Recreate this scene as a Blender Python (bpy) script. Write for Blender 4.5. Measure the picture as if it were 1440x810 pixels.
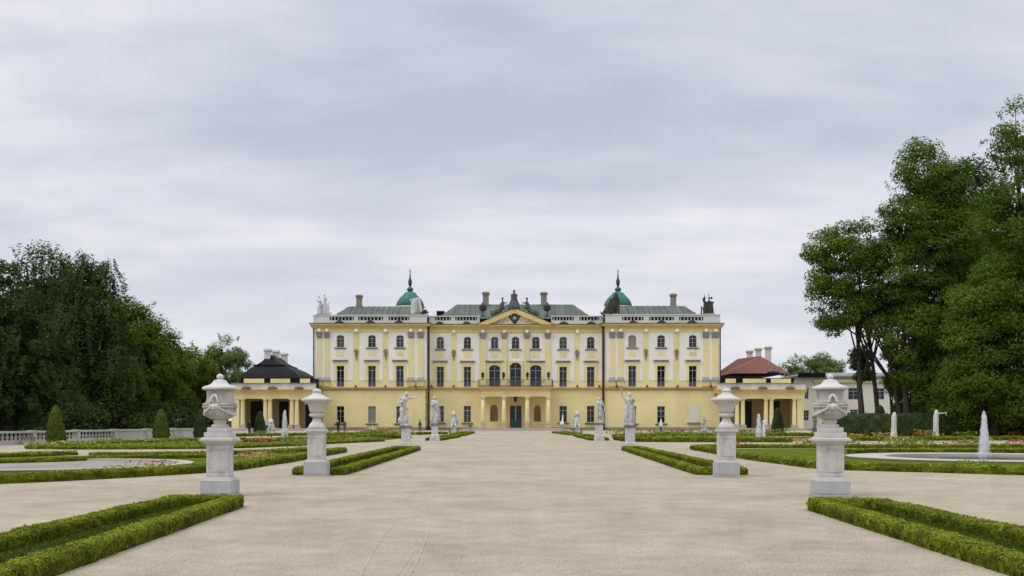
import bpy, bmesh, math, random
import numpy as np
from mathutils import Vector, Matrix

for o in list(bpy.data.objects):
    bpy.data.objects.remove(o)
scene = bpy.context.scene
COL = scene.collection
R = math.radians
rng = np.random.default_rng(7)
random.seed(7)

# ------------------------------------------------------------------ camera
F, CX, HY, EYE = 1500.0, 720.0, 591.0, 1.55      # focal length / centre / horizon in photo pixels, eye height
cam_d = bpy.data.cameras.new('camera')
cam_d.sensor_width = 36.0
cam_d.lens = 36.0 * F / 1440.0
cam_d.shift_y = (HY - 405.0) / 1440.0
cam_d.clip_start, cam_d.clip_end = 0.1, 6000
cam = bpy.data.objects.new('camera', cam_d)
cam.location = (0, 0, EYE)
cam.rotation_euler = (R(90), 0, 0)
COL.objects.link(cam)
scene.camera = cam

# ------------------------------------------------------------------ sky, sun, exposure
SUN_EL, SUN_AZ = R(56), R(-118)         # azimuth measured from +Y (towards the palace), negative = left
world = bpy.data.worlds.new('World')
scene.world = world
world.use_nodes = True
wt = world.node_tree
for n in list(wt.nodes):
    wt.nodes.remove(n)
def wn(t, **kw):
    n = wt.nodes.new(t)
    for k, v in kw.items():
        setattr(n, k, v)
    return n
def wmath(op, a, b=None, clamp=False):
    n = wn('ShaderNodeMath', operation=op, use_clamp=clamp)
    for i, v in enumerate((a, b)):
        if v is None: continue
        if isinstance(v, (int, float)): n.inputs[i].default_value = v
        else: wt.links.new(v, n.inputs[i])
    return n.outputs[0]
out = wn('ShaderNodeOutputWorld')
bg = wn('ShaderNodeBackground')
bg.inputs['Strength'].default_value = 0.1
sky = wn('ShaderNodeTexSky', sky_type='NISHITA', sun_disc=False, sun_elevation=SUN_EL, sun_rotation=SUN_AZ)
tc = wn('ShaderNodeTexCoord')
sep = wn('ShaderNodeSeparateXYZ')
wt.links.new(tc.outputs['Generated'], sep.inputs[0])
zc = wmath('MAXIMUM', sep.outputs['Z'], 0.0)
den = wmath('ADD', zc, 0.20)
u = wmath('DIVIDE', sep.outputs['X'], den)
v = wmath('DIVIDE', sep.outputs['Y'], den)
comb = wn('ShaderNodeCombineXYZ')
wt.links.new(u, comb.inputs[0]); wt.links.new(v, comb.inputs[1])
mp = wn('ShaderNodeMapping')
mp.inputs['Rotation'].default_value = (0, 0, R(14))
mp.inputs['Location'].default_value = (2.6, 0.4, 0)
mp.inputs['Scale'].default_value = (0.70, 1.25, 1)
wt.links.new(comb.outputs[0], mp.inputs[0])
n1 = wn('ShaderNodeTexNoise'); n1.inputs['Scale'].default_value = 1.25; n1.inputs['Detail'].default_value = 7; n1.inputs['Roughness'].default_value = 0.52; n1.inputs['Distortion'].default_value = 0.25
n2 = wn('ShaderNodeTexNoise'); n2.inputs['Scale'].default_value = 3.6; n2.inputs['Detail'].default_value = 6; n2.inputs['Roughness'].default_value = 0.55
wt.links.new(mp.outputs[0], n1.inputs['Vector']); wt.links.new(mp.outputs[0], n2.inputs['Vector'])
mixn = wmath('ADD', wmath('MULTIPLY', n1.outputs['Fac'], 0.75), wmath('MULTIPLY', n2.outputs['Fac'], 0.25))
ramp = wn('ShaderNodeValToRGB')
ramp.color_ramp.interpolation = 'LINEAR'
e = ramp.color_ramp.elements
e[0].position, e[0].color = 0.38, (0.530, 0.565, 0.680, 1)
e[1].position, e[1].color = 0.62, (0.890, 0.885, 0.905, 1)
em = ramp.color_ramp.elements.new(0.50); em.color = (0.670, 0.695, 0.800, 1)
wt.links.new(mixn, ramp.inputs[0])
# overcast: the horizon is a little paler, the zenith (outside the frame) brighter
hor = wn('ShaderNodeMix', data_type='RGBA')
hf = wmath('SUBTRACT', 1.0, wmath('DIVIDE', zc, 0.26), clamp=True)
wt.links.new(wmath('MULTIPLY', hf, 0.75), hor.inputs[0])
wt.links.new(ramp.outputs[0], hor.inputs[6])
hor.inputs[7].default_value = (0.795, 0.798, 0.838, 1)
gain = wmath('ADD', 1.0, wmath('MULTIPLY', wmath('DIVIDE', wmath('SUBTRACT', zc, 0.36), 0.64, clamp=True), 1.35))
sc1 = wn('ShaderNodeVectorMath', operation='SCALE')
wt.links.new(hor.outputs[2], sc1.inputs[0])
wt.links.new(wmath('MULTIPLY', gain, 10.0), sc1.inputs['Scale'])
mx = wn('ShaderNodeMix', data_type='RGBA')
mx.inputs[0].default_value = 0.96           # cloud cover
wt.links.new(sky.outputs[0], mx.inputs[6]); wt.links.new(sc1.outputs[0], mx.inputs[7])
wt.links.new(mx.outputs[2], bg.inputs['Color'])
wt.links.new(bg.outputs[0], out.inputs[0])

sun_d = bpy.data.lights.new('sun', 'SUN')
sun_d.energy = 1.15
sun_d.angle = R(22)
sun_d.color = (1.0, 0.98, 0.94)
sun = bpy.data.objects.new('sun', sun_d)
sdir = Vector((math.sin(SUN_AZ) * math.cos(SUN_EL), math.cos(SUN_AZ) * math.cos(SUN_EL), math.sin(SUN_EL)))
sky.sun_rotation = math.atan2(sdir.x, sdir.y)       # the light comes from the left, high up, behind thin cloud
sun.rotation_euler = (-sdir).to_track_quat('-Z', 'Y').to_euler()
COL.objects.link(sun)
scene.view_settings.view_transform = 'Standard'
scene.view_settings.look = 'None'
scene.view_settings.exposure = 0.0
scene.view_settings.gamma = 1.0
scene.view_settings.use_curve_mapping = False
scene.cycles.max_bounces = 6
scene.cycles.transparent_max_bounces = 6
scene.cycles.use_denoising = True

# ------------------------------------------------------------------ placing helpers
def G(px, py, z=0.0):
    """ground point seen at a photo pixel -> world x, y"""
    D = F * (EYE - z) / (py - HY)
    return ((px - CX) * D / F, D)
def wx(px, D): return (px - CX) * D / F
def wz(py, D): return EYE + (HY - py) * D / F

# ------------------------------------------------------------------ materials
MATS = {}
def mat(name, col, rough=0.8, var=0.12, scale=3.0, bump=0.0, bscale=None, metal=0.0, spec=None, detail=6, stretch=(1, 1, 1), col2=None, island=0.0, trans=0.0, stain=0.0):
    m = bpy.data.materials.new(name)
    m.use_nodes = True
    nt = m.node_tree
    b = nt.nodes['Principled BSDF']
    b.inputs['Roughness'].default_value = rough
    b.inputs['Metallic'].default_value = metal
    if spec is not None: b.inputs['Specular IOR Level'].default_value = spec
    L = nt.links.new
    tcn = nt.nodes.new('ShaderNodeTexCoord')
    mpn = nt.nodes.new('ShaderNodeMapping')
    mpn.inputs['Scale'].default_value = stretch
    L(tcn.outputs['Object'], mpn.inputs[0])
    nz = nt.nodes.new('ShaderNodeTexNoise')
    nz.inputs['Scale'].default_value = scale
    nz.inputs['Detail'].default_value = detail
    nz.inputs['Roughness'].default_value = 0.6
    L(mpn.outputs[0], nz.inputs['Vector'])
    rp = nt.nodes.new('ShaderNodeValToRGB')
    c = np.array(col[:3])
    lo = c * (1 - var); hi = np.array(col2[:3]) if col2 is not None else np.minimum(c * (1 + var), 0.95)
    rp.color_ramp.elements[0].position = 0.32; rp.color_ramp.elements[1].position = 0.68
    rp.color_ramp.elements[0].color = (*lo, 1); rp.color_ramp.elements[1].color = (*hi, 1)
    L(nz.outputs['Fac'], rp.inputs[0])
    cur = rp.outputs[0]
    if stain > 0:
        n3 = nt.nodes.new('ShaderNodeTexNoise')
        n3.inputs['Scale'].default_value = scale * 0.3; n3.inputs['Detail'].default_value = 8; n3.inputs['Roughness'].default_value = 0.7
        m3 = nt.nodes.new('ShaderNodeMapping'); m3.inputs['Scale'].default_value = (1, 1, 0.25); m3.inputs['Location'].default_value = (3.1, 7.7, 1.3)
        L(tcn.outputs['Object'], m3.inputs[0]); L(m3.outputs[0], n3.inputs['Vector'])
        r3 = nt.nodes.new('ShaderNodeValToRGB')
        r3.color_ramp.elements[0].position = 0.5; r3.color_ramp.elements[1].position = 0.72
        r3.color_ramp.elements[0].color = (1, 1, 1, 1); s = 1 - stain; r3.color_ramp.elements[1].color = (s, s * 0.98, s * 0.95, 1)
        L(n3.outputs['Fac'], r3.inputs[0])
        mm = nt.nodes.new('ShaderNodeMix'); mm.data_type = 'RGBA'; mm.blend_type = 'MULTIPLY'; mm.inputs[0].default_value = 1
        L(cur, mm.inputs[6]); L(r3.outputs[0], mm.inputs[7]); cur = mm.outputs[2]
    if island > 0:
        g = nt.nodes.new('ShaderNodeNewGeometry')
        mr = nt.nodes.new('ShaderNodeMapRange')
        mr.inputs[3].default_value = 1 - island; mr.inputs[4].default_value = 1 + island
        L(g.outputs['Random Per Island'], mr.inputs[0])
        sc = nt.nodes.new('ShaderNodeVectorMath'); sc.operation = 'SCALE'
        L(cur, sc.inputs[0]); L(mr.outputs[0], sc.inputs['Scale']); cur = sc.outputs[0]
    L(cur, b.inputs['Base Color'])
    if trans > 0:
        tr = nt.nodes.new('ShaderNodeBsdfTranslucent')
        L(cur, tr.inputs[0])
        ms = nt.nodes.new('ShaderNodeMixShader'); ms.inputs[0].default_value = trans
        L(b.outputs[0], ms.inputs[1]); L(tr.outputs[0], ms.inputs[2])
        L(ms.outputs[0], nt.nodes['Material Output'].inputs[0])
    if bump > 0:
        nb = nt.nodes.new('ShaderNodeTexNoise')
        nb.inputs['Scale'].default_value = bscale or scale * 4
        nb.inputs['Detail'].default_value = 8
        L(mpn.outputs[0], nb.inputs['Vector'])
        bp = nt.nodes.new('ShaderNodeBump'); bp.inputs['Strength'].default_value = bump; bp.inputs['Distance'].default_value = 0.02
        L(nb.outputs['Fac'], bp.inputs['Height']); L(bp.outputs[0], b.inputs['Normal'])
    MATS[name] = m
    return m

mat('plaster_yellow', (0.83, 0.725, 0.355), 0.9, 0.06, 0.35, stain=0.20)
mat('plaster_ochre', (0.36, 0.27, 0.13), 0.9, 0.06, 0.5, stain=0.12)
mat('plaster_cornice', (0.72, 0.55, 0.22), 0.9, 0.08, 0.8, stain=0.15)
mat('plaster_white', (0.86, 0.83, 0.76), 0.9, 0.04, 0.5, stain=0.12)
mat('parapet_grey', (0.66, 0.65, 0.62), 0.9, 0.07, 0.7, stain=0.25)
mat('column_yellow', (0.81, 0.695, 0.36), 0.85, 0.05, 0.6, stain=0.1)
mat('column_base', (0.44, 0.38, 0.33), 0.9, 0.08, 2.0)
mat('plinth_pink', (0.40, 0.30, 0.235), 0.9, 0.12, 1.0, stain=0.2)
mat('capital_grey', (0.27, 0.275, 0.27), 0.9, 0.25, 6.0, bump=0.6)
mat('base_slate', (0.29, 0.32, 0.33), 0.8, 0.12, 3.0)
mat('hood_brown', (0.25, 0.215, 0.16), 0.9, 0.15, 2.0)
mat('string_brown', (0.40, 0.30, 0.14), 0.9, 0.15, 1.5)
mat('ornament_brown', (0.24, 0.20, 0.17), 0.9, 0.3, 8.0)
mat('roof_patina', (0.115, 0.135, 0.112), 0.75, 0.28, 0.9, spec=0.15, stretch=(1.0, 0.15, 0.15), stain=0.2, island=0.12)
mat('roof_dark', (0.007, 0.007, 0.009), 0.55, 0.3, 1.2, bump=0.3, spec=0.12)
mat('roof_red', (0.165, 0.064, 0.046), 0.9, 0.25, 2.5, bump=0.5, bscale=14)
mat('roof_flat_grey', (0.22, 0.22, 0.215), 0.8, 0.15, 1.0)
mat('copper', (0.016, 0.155, 0.118), 0.7, 0.35, 0.9, stretch=(1, 1, 0.3), stain=0.3)
mat('copper_dark', (0.03, 0.10, 0.085), 0.6, 0.3, 2.0)
mat('bronze_dark', (0.045, 0.048, 0.055), 0.6, 0.35, 3.0)
mat('chimney_stone', (0.27, 0.235, 0.18), 0.9, 0.15, 2.0, bump=0.4)
mat('chimney_white', (0.66, 0.64, 0.60), 0.9, 0.08, 1.5)
mat('iron_dark', (0.035, 0.033, 0.033), 0.6, 0.2, 3.0)
mat('pipe_brown', (0.028, 0.018, 0.015), 0.6, 0.15, 1.0)
mat('glass_dark', (0.010, 0.012, 0.018), 0.06, 0.3, 0.5, spec=0.4)
mat('glass_blind', (0.22, 0.245, 0.23), 0.3, 0.1, 0.6)
mat('glass_pinkish', (0.33, 0.25, 0.22), 0.4, 0.1, 0.6)
mat('glass_curtain', (0.05, 0.054, 0.062), 0.25, 0.2, 0.8, stretch=(6, 1, .3))
mat('blank_white', (0.72, 0.68, 0.60), 0.9, 0.03, 0.5)
mat('frame_grey', (0.34, 0.355, 0.38), 0.6, 0.05, 1.0)
mat('frame_blue', (0.075, 0.095, 0.125), 0.6, 0.08, 1.0)
mat('door_teal', (0.035, 0.085, 0.105), 0.5, 0.1, 1.0)
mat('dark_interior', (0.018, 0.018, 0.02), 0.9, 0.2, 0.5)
mat('wall_cream', (0.78, 0.73, 0.60), 0.9, 0.05, 0.5, stain=0.1)
mat('stone_white', (0.54, 0.53, 0.50), 0.85, 0.13, 5.0, bump=0.3, bscale=30, stain=0.42)
mat('stone_pale', (0.55, 0.535, 0.50), 0.85, 0.08, 4.0, bump=0.25, bscale=26, stain=0.24)
mat('stone_base', (0.42, 0.42, 0.41), 0.85, 0.10, 4.0, bump=0.3, bscale=30, stain=0.25)
mat('statue_white', (0.56, 0.57, 0.56), 0.85, 0.32, 6.0, bump=0.4, bscale=14, stain=0.55)
mat('statue_grey', (0.20, 0.20, 0.175), 0.9, 0.35, 3.0, stain=0.5)
mat('statue_dark', (0.045, 0.046, 0.042), 0.9, 0.45, 1.8, stain=0.4)
mat('statue_slate', (0.10, 0.105, 0.095), 0.9, 0.4, 1.8, stain=0.4)
mat('statue_brown', (0.05, 0.042, 0.034), 0.9, 0.4, 1.6, stain=0.4)
mat('balustrade_stone', (0.44, 0.43, 0.40), 0.9, 0.1, 1.2, stain=0.25)
mat('basin_floor', (0.30, 0.275, 0.24), 1.0, 0.12, 1.5, stain=0.25, spec=0.0)
mat('stone_weathered', (0.49, 0.465, 0.425), 0.9, 0.28, 5.0, bump=0.4, bscale=28, stain=0.35)
mat('basin_stone', (0.42, 0.38, 0.33), 0.8, 0.08, 1.5, stain=0.2)
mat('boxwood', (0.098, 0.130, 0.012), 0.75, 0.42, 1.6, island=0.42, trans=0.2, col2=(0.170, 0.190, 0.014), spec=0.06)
mat('boxwood_shoots', (0.235, 0.290, 0.022), 0.75, 0.30, 1.6, island=0.26, trans=0.3, col2=(0.315, 0.345, 0.026), spec=0.06)  # fresh shoots, with the brighter light on hedge tops painted into their colour
mat('boxwood_far', (0.082, 0.112, 0.018), 0.65, 0.40, 0.8, island=0.35, trans=0.2, col2=(0.135, 0.155, 0.020), spec=0.2)
mat('yew_light', (0.085, 0.120, 0.020), 0.8, 0.35, 1.2, island=0.4, trans=0.25, col2=(0.125, 0.165, 0.024), spec=0.05)
mat('yew', (0.030, 0.052, 0.016), 0.7, 0.35, 1.2, island=0.4, trans=0.2, col2=(0.050, 0.078, 0.018), spec=0.2)
mat('hedge_wall', (0.036, 0.060, 0.016), 0.7, 0.35, 0.6, island=0.4, trans=0.2, col2=(0.06, 0.088, 0.020), spec=0.2)
def leafmat(n, c, c2): mat(n, np.array(c) * np.array([1.85, 1.92, 1.3]), 0.8, 0.28, 0.18, island=0.28, trans=0.45, col2=np.array(c2) * np.array([1.95, 2.0, 1.3]), spec=0.06, detail=3)
leafmat('leaf_birch', (0.033, 0.053, 0.020), (0.052, 0.073, 0.025))
leafmat('leaf_dark', (0.028, 0.046, 0.017), (0.043, 0.063, 0.021))
leafmat('leaf_linden', (0.048, 0.082, 0.018), (0.080, 0.115, 0.024))
leafmat('leaf_light', (0.085, 0.130, 0.025), (0.120, 0.165, 0.030))
leafmat('leaf_far', (0.085, 0.120, 0.055), (0.110, 0.145, 0.065))
leafmat('leaf_olive', (0.042, 0.060, 0.016), (0.064, 0.078, 0.020))
mat('bark', (0.045, 0.038, 0.030), 0.95, 0.3, 2.0, bump=0.6, stretch=(3, 3, .6))
mat('bark_birch', (0.42, 0.41, 0.38), 0.9, 0.4, 1.2, stretch=(1, 1, 2.5))
mat('soil', (0.075, 0.055, 0.035), 0.95, 0.35, 4.0, bump=0.6)
mat('lawn', (0.085, 0.122, 0.016), 1.0, 0.22, 0.6, col2=(0.125, 0.160, 0.018), bump=0.5, bscale=40, spec=0.0)
mat('grass_blade', (0.095, 0.130, 0.020), 0.9, 0.25, 0.9, island=0.35, trans=0.25, spec=0.0)
mat('ground_green', (0.04, 0.05, 0.016), 1.0, 0.3, 0.2, spec=0.0)
mat('flower_red', (0.30, 0.03, 0.018), 0.6, 0.2, 2.0, island=0.3, trans=0.2)
mat('flower_orange', (0.36, 0.15, 0.04), 0.6, 0.2, 2.0, island=0.3, trans=0.2)
mat('flower_yellow', (0.33, 0.29, 0.06), 0.6, 0.2, 2.0, island=0.3, trans=0.2)
mat('flower_leaf', (0.15, 0.195, 0.028), 0.85, 0.25, 2.0, island=0.35, trans=0.25, spec=0.02)
mat('flower_white', (0.62, 0.60, 0.55), 0.6, 0.1, 2.0, island=0.15, trans=0.2)
mat('water_white', (0.93, 0.93, 0.92), 0.5, 0.02, 3.0, trans=0.45)
mat('water_pool', (0.16, 0.17, 0.17), 0.08, 0.15, 1.5, bump=0.25, bscale=6, spec=0.6)
mat('skin', (0.45, 0.28, 0.20), 0.7, 0.05)
mat('cloth_black', (0.018, 0.018, 0.020), 0.9, 0.2)
mat('cloth_navy', (0.025, 0.028, 0.045), 0.9, 0.2)
mat('cloth_grey', (0.10, 0.10, 0.11), 0.9, 0.2)
mat('cloth_mauve', (0.24, 0.17, 0.20), 0.9, 0.15)
mat('hair_brown', (0.035, 0.022, 0.015), 0.8, 0.2)
mat('pebble', (0.44, 0.385, 0.30), 0.95, 0.3, 9.0, island=0.30)
mat('bench_wood', (0.07, 0.06, 0.05), 0.8, 0.2, 3.0)

def gravel_mat(name, base, k):
    m = bpy.data.materials.new(name); m.use_nodes = True
    nt = m.node_tree; L = nt.links.new
    b = nt.nodes['Principled BSDF']; b.inputs['Roughness'].default_value = 0.95; b.inputs['Specular IOR Level'].default_value = 0.15
    tcn = nt.nodes.new('ShaderNodeTexCoord')
    def noise(s, d, rgh=0.6, stretch=(1, 1, 1)):
        mpn = nt.nodes.new('ShaderNodeMapping'); mpn.inputs['Scale'].default_value = stretch
        L(tcn.outputs['Object'], mpn.inputs[0])
        n = nt.nodes.new('ShaderNodeTexNoise'); n.inputs['Scale'].default_value = s; n.inputs['Detail'].default_value = d; n.inputs['Roughness'].default_value = rgh
        L(mpn.outputs[0], n.inputs['Vector']); return n.outputs['Fac']
    def ramp(f, p0, c0, p1, c1):
        r = nt.nodes.new('ShaderNodeValToRGB')
        r.color_ramp.elements[0].position = p0; r.color_ramp.elements[0].color = (*c0, 1)
        r.color_ramp.elements[1].position = p1; r.color_ramp.elements[1].color = (*c1, 1)
        L(f, r.inputs[0]); return r.outputs[0]
    def mul(a, c):
        mm = nt.nodes.new('ShaderNodeMix'); mm.data_type = 'RGBA'; mm.blend_type = 'MULTIPLY'; mm.inputs[0].default_value = 1
        L(a, mm.inputs[6]); L(c, mm.inputs[7]); return mm.outputs[2]
    c = np.array(base)
    big = ramp(noise(0.22, 8, 0.68), 0.34, c * 0.84, 0.66, np.minimum(c * 1.09, .9))
    mid = ramp(noise(1.9, 8, 0.75), 0.36, (0.88, 0.865, 0.845), 0.56, (1.03, 1.03, 1.03))
    fine = ramp(noise(34, 4, 0.75), 0.30, (0.46, 0.44, 0.41), 0.60, (1.10, 1.10, 1.10))
    peb = ramp(noise(110, 2, 0.6), 0.32, (0.66, 0.64, 0.62), 0.62, (1.12, 1.12, 1.12))
    cur = mul(mul(mul(big, mid), fine), peb)
    # shallow darker hollows and scuffs in the raked sand
    sc = ramp(noise(6.0, 4, 0.6), 0.60, (1, 1, 1), 0.74, (0.80, 0.785, 0.765))
    cur = mul(cur, sc)
    cur = mul(cur, ramp(noise(15, 3, 0.6), 0.56, (1, 1, 1), 0.72, (0.92, 0.915, 0.905)))
    cur = mul(cur, ramp(noise(0.9, 5, 0.7), 0.38, (0.90, 0.885, 0.87), 0.58, (1.03, 1.03, 1.03)))
    L(cur, b.inputs['Base Color'])
    bp = nt.nodes.new('ShaderNodeBump'); bp.inputs['Strength'].default_value = 0.7; bp.inputs['Distance'].default_value = 0.02
    L(noise(26, 8, 0.75), bp.inputs['Height']); L(bp.outputs[0], b.inputs['Normal'])
    MATS[name] = m
gravel_mat('gravel', (0.490, 0.428, 0.320), 1)
gravel_mat('gravel_track', (0.535, 0.470, 0.355), 1)

# ------------------------------------------------------------------ object helpers
def link(o, parent=None):
    COL.objects.link(o)
    if parent is not None: o.parent = parent
    return o
def setp(o, label=None, cat=None, group=None, kind=None):
    if label: o['label'] = label
    if cat: o['category'] = cat
    if group: o['group'] = group
    if kind: o['kind'] = kind
    return o
def empty(name, loc, label, cat, group=None, rotz=0.0):
    o = bpy.data.objects.new(name, None)
    o.empty_display_size = 0.3
    o.location = loc; o.rotation_euler = (0, 0, rotz)
    link(o)
    return setp(o, label, cat, group)
def root_loc(o):
    v = Vector((0, 0, 0))
    while o is not None:
        v += Vector(o.location); o = o.parent
    return v
def build(name, bm, m, parent=None, world_co=True, smooth=False, mats=None):
    """bmesh -> ONE mesh object. world_co: vertices are in world space and are shifted to the parent."""
    if parent is not None and world_co:
        bmesh.ops.translate(bm, vec=-root_loc(parent), verts=bm.verts)
    me = bpy.data.meshes.new(name)
    bm.normal_update()
    bm.to_mesh(me); bm.free()
    for mm in (mats or [m]):
        me.materials.append(MATS[mm])
    if smooth:
        me.polygons.foreach_set('use_smooth', [True] * len(me.polygons))
    return link(bpy.data.objects.new(name, me), parent)
def copy_tree(o, parent=None):
    c = o.copy(); COL.objects.link(c)
    if parent is not None: c.parent = parent
    for ch in list(o.children):
        copy_tree(ch, c)
    return c

def box(bm, x0, x1, y0, y1, z0, z1, mi=0):
    vs = [bm.verts.new(p) for p in ((x0, y0, z0), (x1, y0, z0), (x1, y1, z0), (x0, y1, z0), (x0, y0, z1), (x1, y0, z1), (x1, y1, z1), (x0, y1, z1))]
    for f in ((0, 3, 2, 1), (4, 5, 6, 7), (0, 1, 5, 4), (1, 2, 6, 5), (2, 3, 7, 6), (3, 0, 4, 7)):
        fc = bm.faces.new([vs[i] for i in f]); fc.material_index = mi
    return vs
def frustum(bm, cx, cy, z0, z1, a0, b0, a1, b1):
    vs = [bm.verts.new(p) for p in ((cx - a0, cy - b0, z0), (cx + a0, cy - b0, z0), (cx + a0, cy + b0, z0), (cx - a0, cy + b0, z0),
                                    (cx - a1, cy - b1, z1), (cx + a1, cy - b1, z1), (cx + a1, cy + b1, z1), (cx - a1, cy + b1, z1))]
    for f in ((0, 3, 2, 1), (4, 5, 6, 7), (0, 1, 5, 4), (1, 2, 6, 5), (2, 3, 7, 6), (3, 0, 4, 7)):
        bm.faces.new([vs[i] for i in f])
def lathe(bm, cx, cy, prof, n=24, mod=None):
    """prof: list of (r, z). mod(angle, r, z) -> r"""
    rings = []
    for r, z in prof:
        ring = []
        for i in range(n):
            a = 2 * math.pi * i / n
            rr = mod(a, r, z) if mod else r
            ring.append(bm.verts.new((cx + rr * math.cos(a), cy + rr * math.sin(a), z)))
        rings.append(ring)
    for k in range(len(rings) - 1):
        for i in range(n):
            j = (i + 1) % n
            bm.faces.new((rings[k][i], rings[k][j], rings[k + 1][j], rings[k + 1][i]))
    if prof[0][0] > 1e-4: bm.faces.new(list(reversed(rings[0])))
    if prof[-1][0] > 1e-4: bm.faces.new(rings[-1])
def tube(bm, pts, radii, n=8, caps=True):
    pts = [Vector(p) for p in pts]
    rings = []
    up = Vector((0.13, 0.07, 1)).normalized()
    for i, p in enumerate(pts):
        t = (pts[min(i + 1, len(pts) - 1)] - pts[max(i - 1, 0)]).normalized()
        a = t.cross(up)
        if a.length < 0.05: a = t.cross(Vector((1, 0.1, 0)))
        a.normalize(); b = t.cross(a)
        rings.append([bm.verts.new(p + (a * math.cos(2 * math.pi * k / n) + b * math.sin(2 * math.pi * k / n)) * radii[i]) for k in range(n)])
    for k in range(len(rings) - 1):
        for i in range(n):
            j = (i + 1) % n
            bm.faces.new((rings[k][i], rings[k][j], rings[k + 1][j], rings[k + 1][i]))
    if caps:
        bm.faces.new(list(reversed(rings[0]))); bm.faces.new(rings[-1])
def ball(bm, c, r, seg=12):
    rr = (r, r, r) if isinstance(r, (int, float)) else r
    bmesh.ops.create_uvsphere(bm, u_segments=seg, v_segments=max(6, seg // 2 + 1), radius=1.0,
                              matrix=Matrix.Translation(c) @ Matrix.Diagonal((*rr, 1)))
def capsule(bm, p0, r0, p1, r1, n=10):
    p0, p1 = Vector(p0), Vector(p1)
    tube(bm, [p0, p1], [r0, r1], n)
    ball(bm, p0, r0, n); ball(bm, p1, r1, n)

def fuse(spec, voxel, smooth_it=4):
    """list of ('c', p0, r0, p1, r1) and ('e', centre, radii) -> ONE continuous surface (bmesh)"""
    bm = bmesh.new()
    for s in spec:
        if s[0] == 'c': capsule(bm, s[1], s[2], s[3], s[4])
        elif s[0] == 'b': box(bm, *s[1])
        else: ball(bm, s[1], s[2], 14)
    bmesh.ops.recalc_face_normals(bm, faces=bm.faces)
    me = bpy.data.meshes.new('tmp'); bm.to_mesh(me); bm.free()
    o = bpy.data.objects.new('tmp', me); COL.objects.link(o)
    md = o.modifiers.new('r', 'REMESH'); md.mode = 'VOXEL'; md.voxel_size = voxel
    sm = o.modifiers.new('s', 'SMOOTH'); sm.iterations = smooth_it; sm.factor = 0.5
    dg = bpy.context.evaluated_depsgraph_get()
    ev = o.evaluated_get(dg)
    m2 = bpy.data.meshes.new_from_object(ev)
    out_bm = bmesh.new(); out_bm.from_mesh(m2)
    bpy.data.objects.remove(o); bpy.data.meshes.remove(me); bpy.data.meshes.remove(m2)
    return out_bm

def quad_soup(name, Q, m, parent=None, midx=None, mats=None):
    """Q: (N,4,3) array of quads -> ONE mesh object"""
    Q = np.asarray(Q, dtype=np.float32)
    N = len(Q)
    me = bpy.data.meshes.new(name)
    me.vertices.add(4 * N); me.loops.add(4 * N); me.polygons.add(N)
    me.vertices.foreach_set('co', Q.reshape(-1))
    me.loops.foreach_set('vertex_index', np.arange(4 * N, dtype=np.int32))
    me.polygons.foreach_set('loop_start', np.arange(0, 4 * N, 4, dtype=np.int32))
    for mm in (mats or [m]): me.materials.append(MATS[mm])
    if midx is not None: me.polygons.foreach_set('material_index', np.asarray(midx, dtype=np.int32))
    me.update(calc_edges=True)
    return link(bpy.data.objects.new(name, me), parent)
def leaves(C, Nrm, size, aspect=0.62, jitter=0.35, scatter=0.45):
    """leaf-shaped quads at points C with normals Nrm"""
    n = len(C)
    Nn = Nrm + rng.normal(0, scatter, (n, 3)); Nn /= np.linalg.norm(Nn, axis=1, keepdims=True) + 1e-9
    t = rng.normal(0, 1, (n, 3)); t -= Nn * np.sum(t * Nn, axis=1, keepdims=True)
    t /= np.linalg.norm(t, axis=1, keepdims=True) + 1e-9
    b = np.cross(Nn, t)
    s = (size * (1 + rng.uniform(-jitter, jitter, n)))[:, None]
    fold = Nn * s * 0.18
    return np.stack([C - t * s, C - b * s * aspect + fold, C + t * s, C + b * s * aspect + fold], axis=1)

# =================================================================== GROUND
def sheet(name, pts, z, m, kind='structure', holes=None):
    bm = bmesh.new()
    vs = [bm.verts.new((x, y, z)) for x, y in pts]
    f = bm.faces.new(vs)
    if f.normal.z < 0: bmesh.ops.reverse_faces(bm, faces=[f])
    bm.normal_update()
    if f.normal.z < 0: bmesh.ops.reverse_faces(bm, faces=[f])
    bmesh.ops.triangulate(bm, faces=list(bm.faces))
    return setp(build(name, bm, m), kind=kind)
sheet('ground', [(-2500, -400), (2500, -400), (2500, 3500), (-2500, 3500)], -0.008, 'ground_green')
sheet('gravel_path', [(-38, -20), (70, -20), (70, 164), (44, 164), (-60, 164), (-24, 108), (-27.6, 95), (-33.3, 55)], 0.0, 'gravel')

# faint bicycle tracks across the raked gravel
def track(pix, w):
    pts = [Vector((*G(x, y), 0.004)) for x, y in pix]
    # smooth through the points
    fine = []
    for i in range(len(pts) - 1):
        p0, p1, p2, p3 = pts[max(i - 1, 0)], pts[i], pts[i + 1], pts[min(i + 2, len(pts) - 1)]
        for k in range(10):
            t = k / 10
            fine.append(0.5 * ((2 * p1) + (-p0 + p2) * t + (2 * p0 - 5 * p1 + 4 * p2 - p3) * t * t + (-p0 + 3 * p1 - 3 * p2 + p3) * t ** 3))
    bm = bmesh.new(); prev = None
    for i, p in enumerate(fine):
        t = (fine[min(i + 1, len(fine) - 1)] - fine[max(i - 1, 0)]).normalized()
        s = Vector((-t.y, t.x, 0)) * w * (0.75 + 0.5 * random.random())
        cur = (bm.verts.new(p + s), bm.verts.new(p - s))
        if prev: bm.faces.new((prev[0], prev[1], cur[1], cur[0]))
        prev = cur
    bmesh.ops.recalc_face_normals(bm, faces=bm.faces)
    setp(build('tyre_track', bm, 'gravel_track'), kind='structure')
track([(506, 812), (528, 770), (552, 735), (556, 710), (585, 692), (590, 672)], 0.013)
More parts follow.
